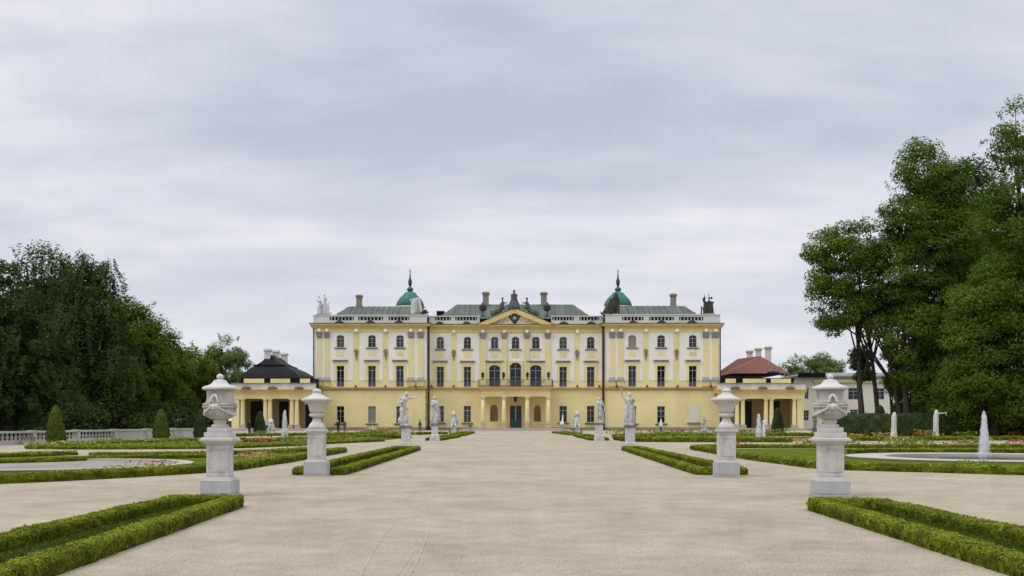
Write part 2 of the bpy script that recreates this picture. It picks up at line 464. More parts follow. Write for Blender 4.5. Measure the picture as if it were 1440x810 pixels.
track([(556, 812), (580, 775), (588, 740), (592, 712), (612, 694), (618, 676)], 0.010)
track([(574, 812), (590, 780), (602, 742), (598, 714), (620, 694), (627, 676)], 0.015)

# =================================================================== PALACE
DW, DC = 166.0, 168.0            # front planes: side wings, recessed middle
palace = empty('palace', (wx(726.5, DW), DW, 0), 'long pale yellow baroque palace with green roofs and a columned porch', 'palace')

def arch_z(xc, w, rise, ztop, x):
    if rise <= 0: return ztop
    Rr = (w * w / 4 + rise * rise) / (2 * rise)
    return ztop - Rr + math.sqrt(max(Rr * Rr - (x - xc) ** 2, 0))
def holed_wall(bm, x0, x1, z0, z1, y, ops, reveal, edge=0.0):
    """front face at y (facing -Y) with openings (xa, xb, za, zb, rise) and their reveals"""
    ops = [o for o in ops if o[0] >= x0 - 1e-3 and o[1] <= x1 + 1e-3]
    xs = sorted({x0, x1, *[o[0] for o in ops], *[o[1] for o in ops]})
    zs = sorted({z0, z1, *[min(max(o[2], z0), z1) for o in ops], *[min(max(o[3], z0), z1) for o in ops]})
    def q(*p): bm.faces.new([bm.verts.new(c) for c in p])
    for i in range(len(xs) - 1):
        for k in range(len(zs) - 1):
            a, b, c, d = xs[i], xs[i + 1], zs[k], zs[k + 1]
            mx_, mz_ = (a + b) / 2, (c + d) / 2
            if any(o[0] < mx_ < o[1] and o[2] < mz_ < o[3] for o in ops): continue
            if b - a < 1e-4 or d - c < 1e-4: continue
            q((a, y, c), (b, y, c), (b, y, d), (a, y, d))
    for o in ops:
        xa, xb, za, zb, rise = o
        zlo, zhi = max(za, z0), min(zb, z1)
        if zhi <= zlo: continue
        top = zhi >= zb - 1e-4
        zside = zb - rise if top else zhi
        q((xa, y, zlo), (xa, y, zside), (xa, y + reveal, zside), (xa, y + reveal, zlo))
        q((xb, y, zlo), (xb, y + reveal, zlo), (xb, y + reveal, zside), (xb, y, zside))
        if za >= z0: q((xa, y, za), (xa, y + reveal, za), (xb, y + reveal, za), (xb, y, za))
        if top:
            n = 8 if rise > 0 else 1
            xc, w = (xa + xb) / 2, xb - xa
            for i in range(n):
                a, b = xa + w * i / n, xa + w * (i + 1) / n
                ha, hb = arch_z(xc, w, rise, zb, a), arch_z(xc, w, rise, zb, b)
                if rise > 0: q((a, y, ha), (b, y, hb), (b, y, zb), (a, y, zb))
                q((a, y, ha), (a, y + reveal, ha), (b, y + reveal, hb), (b, y, hb))
    if edge > 0:
        q((x0, y, z0), (x0, y, z1), (x0, y + edge, z1), (x0, y + edge, z0))
        q((x1, y, z0), (x1, y + edge, z0), (x1, y + edge, z1), (x1, y, z1))
        q((x0, y, z1), (x1, y, z1), (x1, y + edge, z1), (x0, y + edge, z1))
        q((x0, y, z0), (x0, y + edge, z0), (x1, y + edge, z0), (x1, y, z0))

def window(parent, op, y, pane='glass_dark', frame='frame_grey', transom=0.72, sill=True, hood=None, solid_bottom=0.0, label=None, wide=False, bars=0):
    xa, xb, za, zb, rise = op
    w = xb - xa; xc = (xa + xb) / 2
    bm = bmesh.new(); t = 0.075; yf = y + 0.20
    box(bm, xa, xa + t, yf, yf + .07, za, zb); box(bm, xb - t, xb, yf, yf + .07, za, zb)
    box(bm, xa + t, xb - t, yf, yf + .07, za, za + t); box(bm, xa + t, xb - t, yf, yf + .07, zb - t, zb)
    zt = za + (zb - za) * transom
    box(bm, xa + t, xc - .04, yf, yf + .07, zt - .05, zt + .05); box(bm, xc + .04, xb - t, yf, yf + .07, zt - .05, zt + .05)
    box(bm, xc - .04, xc + .04, yf - .004, yf + .073, za + t, zb - t)
    for k in range(bars):
        zz = za + t + (zt - za) * (k + 1) / (bars + 1)
        for s0, s1 in ((xa + t, xc - .04), (xc + .04, xb - t)):
            box(bm, s0, s1, yf + .01, yf + .05, zz - .02, zz + .02)
    f = build('window', bm, frame, parent)
    if label: f['label'] = label
    bm = bmesh.new()
    vs = [bm.verts.new(p) for p in ((xa, y + .26, za), (xb, y + .26, za), (xb, y + .26, zb), (xa, y + .26, zb))]
    bm.faces.new(vs)
    box(bm, xa, xb, y + .27, y + .30, za, zb)
    build('pane', bm, pane, f)
    if solid_bottom > 0:
        bm = bmesh.new()
        zt = za + (zb - za) * solid_bottom
        for s0, s1 in ((xa + t, xc - .04), (xc + .04, xb - t)):
            box(bm, s0, s1, y + .18, y + .25, za + t, zt)
            box(bm, s0 + .08, s1 - .08, y + .165, y + .18, za + t + .12, zt - .12)
        build('door_panel', bm, 'frame_blue', f)
    if sill:
        bm = bmesh.new(); box(bm, xa - .33, xb + .33, y - .20, y + .02, za - .19, za - .03)
        box(bm, xa - .28, xb + .28, y - .13, y + .02, za - .27, za - .192)
        build('sill', bm, 'hood_brown', f)
    if hood:
        hz, hw = hood
        bm = bmesh.new(); box(bm, xc - hw / 2, xc + hw / 2, y - .32, y + .02, hz - .10, hz + .05)
        box(bm, xc - hw / 2 + .1, xc + hw / 2 - .1, y - .2, y + .02, hz - .22, hz - .102)
        build('hood', bm, 'hood_brown', f)
    return f

def facade(xl, xr, D, wins, panels, name='wall'):
    pass

# ---- pixel data (photo pixels) for every bay: (x0, x1) of the window
WL = [(473.5, 484.0), (517.6, 528.4), (557.2, 567.8)]
WR = [(883.6, 894.6), (924.2, 935.2), (968.8, 979.6)]
WC = [(614.0, 624.2), (652.2, 662.4), (690.4, 700.8), (719.6, 730.4), (748.2, 758.8), (786.6, 797.2), (825.4, 836.0)]
def op(px, py, D, rise=0.0):
    return (wx(px[0], D), wx(px[1], D), wz(py[1], D), wz(py[0], D), rise)

def wing(xl, xr, W, panels, piers, lesenes, blinds, blank, side, downpipe_x):
    D = DW
    x0, x1 = wx(xl, D), wx(xr, D)
    ztop = wz(455.5, D)
    ops = []
    for i, p in enumerate(W):
        ops.append(op(p, (471.2, 488.4), D, .32))
        ops.append(op(p, (514.4, 544.0), D))
        if not (blank is not None and i == blank):
            ops.append(op(p, (571.2, 595.0), D))
    bm = bmesh.new()
    holed_wall(bm, x0, x1, 0, ztop, D, ops, .3)
    def q(*p): bm.faces.new([bm.verts.new(c) for c in p])
    q((x0, D, 0), (x0, D, ztop), (x0, D + 22, ztop), (x0, D + 22, 0))
    q((x1, D, 0), (x1, D + 22, 0), (x1, D + 22, ztop), (x1, D, ztop))
    q((x0, D + 22, 0), (x0, D + 22, ztop), (x1, D + 22, ztop), (x1, D + 22, 0))
    q((x0, D, ztop), (x1, D, ztop), (x1, D + 22, ztop), (x0, D + 22, ztop))
    build('wall', bm, 'plaster_yellow', palace)
    # white stucco fields around the windows
    for pa, pb in panels:
        bm = bmesh.new()
        holed_wall(bm, wx(pa, D), wx(pb, D), wz(535.2, D), wz(467.2, D), D - .05, ops, .05, edge=.05)
        build('stucco_field', bm, 'plaster_white', palace)
    for p in W:
        xc = (p[0] + p[1]) / 2
        bm = bmesh.new(); box(bm, wx(xc - 5.2, D), wx(xc + 5.2, D), D - .08, D - .052, wz(500.6, D), wz(494.6, D))
        build('relief_panel', bm, 'plaster_yellow', palace)
        # moulded surround of the tall window
        bm = bmesh.new()
        a, b, zt = wx(p[0], D), wx(p[1], D), wz(514.4, D)
        zb = wz(535.2, D)
        box(bm, a - .42, a, D - .12, D - .052, zb, zt); box(bm, b, b + .42, D - .12, D - .052, zb, zt)
        box(bm, a - .42, b + .42, D - .12, D - .052, zt, zt + .42)
        frust = [(a - .55, D - .12, zt + .42), (b + .55, D - .12, zt + .42), (b + .8, D - .12, wz(507.6, D)), (a - .8, D - .12, wz(507.6, D))]
        bm.faces.new([bm.verts.new(c) for c in frust])
        build('window_surround', bm, 'column_yellow', palace)
    for i, p in enumerate(W):
        xc = (p[0] + p[1]) / 2
        window(palace, op(p, (471.2, 488.4), D, .32), D, pane=blinds.get(('u', i), 'glass_curtain' if i % 2 == 0 else 'glass_dark'), bars=1)
        window(palace, op(p, (514.4, 544.0), D), D, sill=False, hood=(wz(506.6, D), 2.35), solid_bottom=.24, bars=1, transom=.78, frame='frame_grey')
        if blank is not None and i == blank:
            bm = bmesh.new(); o_ = op((p[0] + 1.2, p[1] + 2.2), (571.2, 594), D)
            box(bm, o_[0] - .1, o_[1] + .1, D - .06, D + .02, o_[2], o_[3] + .1)
            f = build('blind_window', bm, 'blank_white', palace); f['label'] = 'walled-up window painted plain white'
            bm = bmesh.new(); box(bm, o_[0] - .4, o_[1] + .4, D - .2, D + .02, o_[2] - .22, o_[2] - .01)
            build('sill', bm, 'hood_brown', f)
        else:
            window(palace, op(p, (571.2, 595.0), D), D, pane=blinds.get(('g', i), 'glass_dark'), bars=1)
    # paired pilasters with grey capitals, slate bases and a plain pedestal
    for pa, pb in piers:
        bm = bmesh.new(); box(bm, wx(pa, D), wx(pb, D), D - .16, D + .01, wz(536, D), wz(474.5, D))
        pl = build('pilaster', bm, 'column_yellow', palace)
        xc = wx((pa + pb) / 2, D); hw = wx(pb, D) - xc
        bm = bmesh.new()
        z0, z1 = wz(475.5, D), wz(467.3, D)
        frustum(bm, xc, D - .06, z0, z0 + .22, hw + .02, .16, hw + .06, .2)
        frustum(bm, xc, D - .06, z0 + .22, z1 - .16, hw * .86, .2, hw * 1.12, .32)
        box(bm, xc - hw - .12, xc + hw + .12, D - .40, D + .01, z1 - .16, z1)
        for s in (-1, 0, 1):
            for zz in (z0 + .3, z0 + .52):
                ball(bm, (xc + s * hw * .62, D - .28, zz), (.14, .1, .12), 8)
        for s in (-1, 1):
            ball(bm, (xc + s * hw * 1.02, D - .34, z1 - .24), .15, 8)
        build('capital', bm, 'capital_grey', pl)
        bm = bmesh.new()
        z0 = wz(536.2, D)
        for s in (0,):
            box(bm, xc - hw - .2, xc + hw + .2, D - .36, D + .01, z0, z0 + .22)
            frustum(bm, xc, D - .13, z0 + .22, z0 + .62, hw + .17, .2, hw + .0, .06)
        build('base', bm, 'base_slate', pl)
        bm = bmesh.new(); box(bm, xc - hw - .14, xc + hw + .14, D - .28, D + .01, wz(543.6, D), wz(536.2, D) - .003)
        build('pedestal', bm, 'plaster_cornice', pl)
        # white consoles of the frieze
        bm = bmesh.new(); box(bm, xc - .22, xc + .22, D - .5, D + .01, wz(466.8, D), wz(462.6, D)); ball(bm, (xc, D - .46, wz(465.5, D)), (.2, .14, .2), 8)
        build('console', bm, 'plaster_white', palace)
    for pa, pb in lesenes:
        xc = wx((pa + pb) / 2, D)
        bm = bmesh.new(); box(bm, xc - .26, xc + .26, D - .5, D + .01, wz(466.8, D), wz(462.6, D)); ball(bm, (xc, D - .46, wz(465.5, D)), (.22, .14, .22), 8)
        build('console', bm, 'plaster_white', palace)
        cartouche(xc, D, 490.0, 506.8)
    entablature(x0, x1, D, 455.4, ends=True)
    bm = bmesh.new()
    box(bm, x0 - .25, x1 + .25, D - .30, D - .004, wz(546.9, D), wz(544.6, D))
    box(bm, x0 - .12, x1 + .12, D - .18, D - .004, wz(548.6, D), wz(546.9, D) - .003)
    build('string_course', bm, 'string_brown', palace)
    bm = bmesh.new(); box(bm, x0 - .1, x1 + .1, D - .10, D - .004, 0.0, wz(600.6, D))
    build('plinth', bm, 'plinth_pink', palace)

def cartouche(xc, D, p0, p1):
    zt, zb = wz(p0, D), wz(p1, D)
    h = zt - zb
    bm = bmesh.new()
    ball(bm, (xc, D - .10, zt - h * .10), (.20, .10, .13), 8)
    for s in (-1, 1):
        ball(bm, (xc + s * .22, D - .10, zt - h * .24), (.15, .1, .16), 8)
        ball(bm, (xc + s * .14, D - .10, zt - h * .52), (.12, .08, .2), 8)
    ball(bm, (xc, D - .12, zt - h * .36), (.22, .12, .24), 8)
    ball(bm, (xc, D - .10, zt - h * .62), (.17, .1, .2), 8)
    ball(bm, (xc, D - .08, zt - h * .82), (.11, .08, .22), 8)
    ball(bm, (xc, D - .08, zt - h * .96), (.06, .06, .14), 8)
    build('cartouche', bm, 'ornament_brown', palace)

def entablature(x0, x1, D, pcorn, ends=True):
    ex = .45 if ends else 0
    zt = wz(pcorn, D)
    bm = bmesh.new()
    box(bm, x0 - ex, x1 + ex, D - .70, D - .004, zt - .22, zt)
    box(bm, x0 - ex * .8, x1 + ex * .8, D - .55, D - .004, zt - .42, zt - .223)
    box(bm, x0 - ex * .5, x1 + ex * .5, D - .36, D - .004, zt - .64, zt - .423)
    build('cornice', bm, 'plaster_cornice', palace)
    bm = bmesh.new()
    box(bm, x0 - .05, x1 + .05, D - .10, D - .004, wz(467.0, D), zt - .643)
    build('frieze', bm, 'column_yellow', palace)
    bm = bmesh.new(); box(bm, x0 - ex - .1, x1 + ex + .1, D - .78, D + 1.0, zt + .003, zt + .07)
    build('cornice_flashing', bm, 'roof_dark', palace)

def parapet(x0, x1, D, ptop, pbot, gaps, name='parapet', eyebrows=()):
    """pale parapet with strips of short balusters (gaps in photo pixels)"""
    zt, zb = wz(ptop, D), wz(pbot, D) + .072
    y0, y1 = D - .35, D + .15
    go = [(wx(a, D), wx(b, D), wz(450.9, D), wz(445.9, D), 0.0) for a, b in gaps]
    bm = bmesh.new()
    holed_wall(bm, x0, x1, zb, zt, y0, go, .5)
    def q(*p): bm.faces.new([bm.verts.new(c) for c in p])
    q((x0, y0, zt), (x1, y0, zt), (x1, y1, zt), (x0, y1, zt))
    q((x0, y0, zb), (x0, y0, zt), (x0, y1, zt), (x0, y1, zb)); q((x1, y0, zb), (x1, y1, zb), (x1, y1, zt), (x1, y0, zt))
    box(bm, x0 - .06, x1 + .06, y0 - .10, y1 + .05, zt + .002, zt + .14)
    box(bm, x0 - .03, x1 + .03, y0 - .06, y0 - .002, zb, zb + .25)
    pr = build(name, bm, 'parapet_grey', palace)
    for xa, xb, za, zb_, _ in go:
        n = max(3, round((xb - xa) / .52))
        for i in range(n):
            xc = xa + (xb - xa) * (i + .5) / n
            h = zb_ - za
            bm = bmesh.new()
            lathe(bm, xc, D - .12, [(.09, za), (.09, za + .08 * h), (.055, za + .14 * h), (.135, za + .4 * h), (.06, za + .75 * h), (.1, za + .9 * h), (.1, zb_)], 8)
            build('baluster', bm, 'parapet_grey', pr)
        bm = bmesh.new(); box(bm, xa - .1, xb + .1, D + .16, D + .20, za - .1, zb_ + .05)  # near-black board closing each baluster gap from behind
        build('gap_backing', bm, 'roof_dark', pr)
    for a, b in eyebrows:
        bm = bmesh.new()
        xa, xb = wx(a, D), wx(b, D); n = 8
        for k in range(n):
            f0, f1 = k / n, (k + 1) / n
            h0, h1 = .05 + .36 * math.sin(math.pi * f0), .05 + .36 * math.sin(math.pi * f1)
            X0, X1 = xa + (xb - xa) * f0, xa + (xb - xa) * f1; Z = wz(pbot, D) + .075
            vs = [bm.verts.new(c) for c in ((X0, D - .8, Z), (X1, D - .8, Z), (X1, D - .8, Z + h1), (X0, D - .8, Z + h0), (X0, D - .36, Z), (X1, D - .36, Z), (X1, D - .36, Z + h1 * .8), (X0, D - .36, Z + h0 * .8))]
            for f in ((0, 1, 2, 3), (3, 2, 6, 7)): bm.faces.new([vs[i] for i in f])
        build('eyebrow_cap', bm, 'bronze_dark', palace)

def hip_roof(parent, x0, x1, y0, y1, z0, zr, inset, depth_in, m, ribs=True, rib_step=.85, name='roof', yr=None):
    """hipped roof: eaves rectangle, ridge from x0+inset to x1-inset"""
    bm = bmesh.new()
    yr0 = y0 + depth_in; yr1 = y1 - depth_in
    E = [(x0, y0, z0), (x1, y0, z0), (x1, y1, z0), (x0, y1, z0)]
    T = [(x0 + inset, yr0, zr), (x1 - inset, yr0, zr), (x1 - inset, yr1, zr), (x0 + inset, yr1, zr)]
    v = [bm.verts.new(p) for p in E + T]
    for f in ((0, 1, 5, 4), (1, 2, 6, 5), (2, 3, 7, 6), (3, 0, 4, 7), (4, 5, 6, 7), (3, 2, 1, 0)): bm.faces.new([v[i] for i in f])
    if ribs:
        sl = Vector((0, depth_in, zr - z0)).normalized(); nr = Vector((0, -(zr - z0), depth_in)).normalized()
        n = int((x1 - x0) / rib_step)
        for i in range(1, n):
            x = x0 + (x1 - x0) * i / n
            f = min(1.0, (x - x0) / inset, (x1 - x) / inset)
            p0 = Vector((x, y0, z0)) + nr * .02; p1 = Vector((x, y0 + depth_in * f, z0 + (zr - z0) * f)) + nr * .02
            vs = []
            for p in (p0, p1):
                for s in (-.03, .03):
                    for t in (0, .06): vs.append(bm.verts.new(p + Vector((s, 0, 0)) + nr * t))
            for fa in ((0, 1, 5, 4), (2, 6, 7, 3), (1, 3, 7, 5), (0, 2, 3, 1)): bm.faces.new([vs[k] for k in fa])
    return build(name, bm, m, parent)

def roof_chimney(px, pyt, pyb, w, D, m='chimney_stone', parent=None):
    bm = bmesh.new()
    xc = wx(px, D); hw = w * D / F / 2; zt, zb = wz(pyt, D), wz(pyb, D) - 1.0
    box(bm, xc - hw, xc + hw, D - hw * .8, D + hw * .8, zb, zt - .5)
    frustum(bm, xc, D, zt - .5, zt - .3, hw, hw * .8, hw * 1.3, hw * 1.1)
    box(bm, xc - hw * 1.3, xc + hw * 1.3, D - hw * 1.1, D + hw * 1.1, zt - .3, zt - .05)
    box(bm, xc - hw * .8, xc + hw * .8, D - hw * .6, D + hw * .6, zt - .05, zt + .04)
    box(bm, xc - hw * 1.1, xc + hw * 1.1, D - hw * .9, D + hw * .9, wz(pyb, D) + .1, wz(pyb, D) + .35)
    return build('chimney', bm, m, parent or palace)

# ---- the two wings
wing(440.5, 601.6, WL,
     panels=[(441.6, 446.2), (452.4, 457.0), (463.4, 496.8), (505.6, 538.2), (546.8, 574.4), (581.8, 587.6), (595.6, 600.6)],
     piers=[(446.2, 452.4), (457.0, 463.4), (574.4, 581.8), (587.6, 595.6)], lesenes=[(496.8, 505.6), (538.2, 546.8)],
     blinds={('g', 1): 'glass_blind', ('g', 2): 'glass_curtain', ('u', 0): 'glass_curtain'}, blank=None, side=-1, downpipe_x=0)
wing(849.8, 1013.2, WR,
     panels=[(851, 857.6), (864.2, 868.6), (876.4, 904.0), (912.6, 947.0), (955.6, 988.6), (996.4, 1001.4), (1010.0, 1012.4)],
     piers=[(857.6, 864.2), (868.6, 876.4), (988.6, 996.4), (1001.4, 1010.0)], lesenes=[(904.0, 912.6), (947.0, 955.6)],
     blinds={('u', 0): 'glass_pinkish', ('u', 1): 'glass_curtain'}, blank=2, side=1, downpipe_x=0)

# ---- the recessed middle
cx0, cx1 = wx(601.6, DC) - .3, wx(849.8, DC) + .3
ops = []
for i, p in enumerate(WC):
    ops.append(op(p, (473.6, 490.6), DC, .34))
    if i in (2, 4): ops.append(op((p[0] - 2.6, p[1] + 2.6), (513.4, 543.4), DC, .42))
    elif i == 3: ops.append(op((p[0] - 2.8, p[1] + 2.6), (509.8, 543.4), DC, .6))
    else: ops.append(op(p, (515.6, 544.2), DC))
    if i in (0, 1, 5, 6): ops.append(op(p, (570.8, 594.0), DC))
ops.append(op((717.0, 733.4), (570.4, 601.6), DC))                      # the door
ops.append(op((689.2, 700.2), (569.2, 592.8), DC, .62)); ops.append(op((750.8, 760.4), (570.0, 592.8), DC, .55))   # niches
bm = bmesh.new()
zt = wz(456.9, DC)
holed_wall(bm, cx0, cx1, 0, zt, DC, ops, .34)
bm.faces.new([bm.verts.new(c) for c in ((cx0, DC, zt), (cx1, DC, zt), (cx1, DC + 20, zt), (cx0, DC + 20, zt))])
build('wall', bm, 'plaster_yellow', palace)
for a, b in ((604.0, 634.0), (642.6, 674.4), (682.4, 705.4), (713.0, 737.2), (745.0, 766.4), (774.0, 807.6), (815.6, 846.6)):
    bm = bmesh.new(); holed_wall(bm, wx(a, DC), wx(b, DC), wz(535.6, DC), wz(469.0, DC), DC - .05, ops, .05, edge=.05)
    build('stucco_field', bm, 'plaster_white', palace)
for i, p in enumerate(WC):
    xc = (p[0] + p[1]) / 2
    bm = bmesh.new(); box(bm, wx(xc - 5.2, DC), wx(xc + 5.2, DC), DC - .08, DC - .052, wz(503.0, DC), wz(495.4, DC))
    build('relief_panel', bm, 'plaster_yellow', palace)
    window(palace, op(p, (473.6, 490.6), DC, .34), DC, pane='glass_curtain' if i in (0, 2, 5) else 'glass_dark', bars=1)
    if i in (2, 3, 4):
        pp = (p[0] - 2.7, p[1] + 2.6); top = 509.8 if i == 3 else 513.4
        window(palace, op(pp, (top, 543.4), DC, .6 if i == 3 else .42), DC, sill=False, hood=None if i == 3 else (wz(507.8, DC), 2.95), solid_bottom=.27, bars=1, transom=.74)
        bm = bmesh.new(); a, b, z1 = wx(pp[0], DC), wx(pp[1], DC), wz(top, DC)
        zb = wz(535.6, DC)
        holed_wall(bm, a - .36, b + .36, zb, z1 + .3, DC - .13, [(a, b, zb - 1, z1, .6 if i == 3 else .42)], .078, edge=.078)
        build('window_surround', bm, 'column_yellow', palace)
    else:
        window(palace, op(p, (515.6, 544.2), DC), DC, sill=False, hood=(wz(507.8, DC), 2.3), solid_bottom=.24, bars=1, transom=.78)
        bm = bmesh.new(); a, b, z1 = wx(p[0], DC), wx(p[1], DC), wz(515.6, DC); zb = wz(535.6, DC)
        box(bm, a - .42, a, DC - .12, DC - .052, zb, z1); box(bm, b, b + .42, DC - .12, DC - .052, zb, z1)
        box(bm, a - .42, b + .42, DC - .12, DC - .052, z1, z1 + .42)
        bm.faces.new([bm.verts.new(c) for c in ((a - .55, DC - .12, z1 + .42), (b + .55, DC - .12, z1 + .42), (b + .8, DC - .12, wz(508.8, DC)), (a - .8, DC - .12, wz(508.8, DC)))])
        build('window_surround', bm, 'column_yellow', palace)
    if i in (0, 1, 5, 6):
        window(palace, op(p, (570.8, 594.0), DC), DC, pane='glass_curtain' if i < 2 else 'glass_dark', bars=1)
for px in (638.3, 811.6):
    cartouche(wx(px, DC), DC, 491.4, 507.2)
    bm = bmesh.new(); box(bm, wx(px - 2, DC), wx(px + 2, DC), DC - .5, DC + .01, wz(468.2, DC), wz(464.0, DC)); build('console', bm, 'plaster_white', palace)
for pa, pb in ((675.0, 683.4), (705.4, 712.8), (737.2, 744.8), (766.4, 774.0)):
    xc = wx((pa + pb) / 2, DC); hw = wx(pb, DC) - xc
    bm = bmesh.new(); box(bm, xc - hw, xc + hw, DC - .24, DC + .01, wz(543, DC), wz(476, DC))
    pl = build('pilaster', bm, 'column_yellow', palace)
    bm = bmesh.new(); z0, z1 = wz(476.2, DC), wz(468.4, DC)
    frustum(bm, xc, DC - .1, z0, z1 - .16, hw * .86, .2, hw * 1.1, .34)
    box(bm, xc - hw - .1, xc + hw + .1, DC - .46, DC + .01, z1 - .16, z1)
    for s in (-1, 0, 1):
        for zz in (z0 + .16, z0 + .4): ball(bm, (xc + s * hw * .62, DC - .32, zz), (.14, .1, .12), 8)
    for s in (-1, 1): ball(bm, (xc + s * hw * 1.0, DC - .38, z1 - .24), .15, 8)
    build('capital', bm, 'capital_grey', pl)
    bm = bmesh.new(); box(bm, xc - .22, xc + .22, DC - .55, DC + .01, z1 + .003, z1 + .5); build('console', bm, 'plaster_white', palace)
entablature(cx0 + .3, cx1 - .3, DC, 456.9, ends=False)
bm = bmesh.new(); box(bm, cx0 + .3, cx1 - .3, DC - .28, DC - .004, wz(547.6, DC), wz(545.0, DC)); build('string_course', bm, 'string_brown', palace)
bm = bmesh.new(); box(bm, cx0 + .3, wx(673, DC), DC - .1, DC - .004, 0, wz(600.8, DC)); box(bm, wx(777, DC), cx1 - .3, DC - .1, DC - .004, 0, wz(600.8, DC)); build('plinth', bm, 'plinth_pink', palace)
# niches with thin brown bars, door
for a, b in ((689.2, 700.2), (750.8, 760.4)):
    bm = bmesh.new(); box(bm, wx(a, DC) - .1, wx(b, DC) + .1, DC + .345, DC + .40, wz(593.5, DC), wz(568, DC)); build('niche', bm, 'plaster_ochre', palace)
    bm = bmesh.new(); xc = wx((a + b) / 2, DC)
    n = 7
    for k in range(n):
        X = wx(a, DC) + (wx(b, DC) - wx(a, DC)) * (k + .5) / n
        box(bm, X - .025, X + .025, DC + .22, DC + .25, wz(592.6, DC), wz(572, DC) - .3 * abs(k - 3))
    build('niche_grille', bm, 'hood_brown', palace)
bm = bmesh.new(); a, b = wx(717.0, DC), wx(733.4, DC); z0, z1 = wz(601.6, DC), wz(570.4, DC); xm = (a + b) / 2
for s0, s1 in ((a, xm - .012), (xm + .012, b)):
    box(bm, s0, s1, DC + .18, DC + .25, z0, z1)
    box(bm, s0 + .14, s1 - .14, DC + .16, DC + .18, z0 + .2, z0 + 1.15)
door = build('door', bm, 'door_teal', palace)
for s0, s1 in ((a, xm), (xm, b)):
    bm = bmesh.new()
    for k in range(3):
        zz0 = z0 + 1.3 + k * .7
        box(bm, s0 + .16, s1 - .16, DC + .165, DC + .18, zz0, zz0 + .62)
    build('door_glazing', bm, 'glass_dark', door)
bm = bmesh.new(); capsule(bm, (xm - .07, DC + .12, z0 + 1.1), .02, (xm - .07, DC + .12, z0 + 1.35), .02, 6); build('handle', bm, 'bronze_dark', door)

# ---- porch with four columns and balcony
DP = 164.0
bm = bmesh.new()
za = [(544.4, 546.2, .55, 'cornice'), (546.2, 550.0, .35, 'f')]
px0, px1 = wx(677.0, DP), wx(773.4, DP)
def zz(p): return wz(p, DP)
box(bm, px0 - .55, px1 + .55, DP - .75, DC - .005, zz(546.0), zz(543.6))
box(bm, px0 - .30, px1 + .30, DP - .50, DC - .005, zz(548.4), zz(546.0) - .003)
por = build('porch_cornice', bm, 'plaster_cornice', palace)
bm = bmesh.new(); box(bm, px0 - .05, px1 + .05, DP - .25, DC - .005, zz(557.6), zz(548.4) - .003)
build('porch_beam', bm, 'column_yellow', palace)
bm = bmesh.new(); box(bm, px0 - .6, px1 + .6, DP - .85, DC - .34, zz(543.6) + .003, zz(543.0)); build('balcony_floor', bm, 'iron_dark', palace)
def column(px, D, pt, pb, r, parent):
    xc = wx(px, D); zt, zb = wz(pt, D), wz(pb, D)
    bm = bmesh.new()
    h = zt - zb
    lathe(bm, xc, D, [(r, zb + .45), (r * 1.0, zb + .3 * h), (r * .97, zb + .55 * h), (r * .86, zt - .38)], 20)
    c = build('column', bm, 'column_yellow', parent, smooth=True)
    bm = bmesh.new()
    lathe(bm, xc, D, [(r * .9, zt - .42), (r * 1.0, zt - .38), (r * .9, zt - .34), (r * .92, zt - .22), (r * 1.15, zt - .14)], 20)
    box(bm, xc - r * 1.2, xc + r * 1.2, D - r * 1.2, D + r * 1.2, zt - .14, zt - .004)
    build('capital', bm, 'column_yellow', c)
    bm = bmesh.new()
    box(bm, xc - r * 1.35, xc + r * 1.35, D - r * 1.35, D + r * 1.35, zb, zb + .22)
    lathe(bm, xc, D, [(r * 1.3, zb + .22), (r * 1.33, zb + .30), (r * 1.1, zb + .38), (r * 1.02, zb + .46)], 20)
    build('base', bm, 'column_base', c)
for px in (679.3, 708.6, 741.4, 771.0): column(px, DP, 557.7, 602.6, .35, palace)
bm = bmesh.new()
zf = .32
box(bm, wx(648, 162), wx(802, 162), 161.6, DC - .11, 0, .16)
box(bm, wx(660, 162), wx(790, 162), 162.2, DC - .11, .163, zf)
build('porch_step', bm, 'column_base', palace)
# balcony railing: posts, thin bars; vases with dark plants stand on the posts
rail = None
bm = bmesh.new()
zr0, zr1 = zz(542.9), zz(534.4)
xa, xb = px0 - .45, px1 + .45
for zl in (zr0 + .08, zr1): box(bm, xa, xb, DP - .64, DP - .58, zl, zl + .05)
n = 40
for k in range(n + 1):
    X = xa + (xb - xa) * k / n
    box(bm, X - .012, X + .012, DP - .625, DP - .60, zr0 + .131, zr1 - .002)
for s in (xa, xb):
    for zl in (zr0 + .08, zr1): box(bm, s - .03, s + .03, DP - .57, DC - .3, zl, zl + .05)
    for k in range(20):
        Y = DP - .5 + k * .19
        box(bm, s - .012, s + .012, Y, Y + .024, zr0 + .131, zr1 - .002)
build('railing', bm, 'iron_dark', palace)
for px, lab in ((679.0, 'nearest the left end of the porch'), (708.2, 'left of the middle balcony door'), (741.6, 'right of the middle balcony door'), (771.2, 'nearest the right end of the porch')):
    X = wx(px, DP)
    v = empty('balcony_vase', (X, DP - .61, zr1 + .055), 'dark flower vase on the balcony railing, ' + lab, 'vase', 'dark vases on the balcony railing')
    bm = bmesh.new(); lathe(bm, 0, 0, [(.16, 0), (.16, .05), (.06, .12), (.05, .2), (.2, .38), (.24, .5), (.2, .56), (.23, .6)], 12)
    build('bowl', bm, 'bronze_dark', v, world_co=False, smooth=True)
    n = 240; P = rng.normal(0, 1, (n, 3)); P /= np.linalg.norm(P, axis=1, keepdims=True)
    C = P * np.array([.24, .24, .32]) * rng.uniform(.6, 1, (n, 1)) + np.array([0, 0, .82])
    quad_soup('plant', leaves(C, P, .07), 'hedge_wall', v)
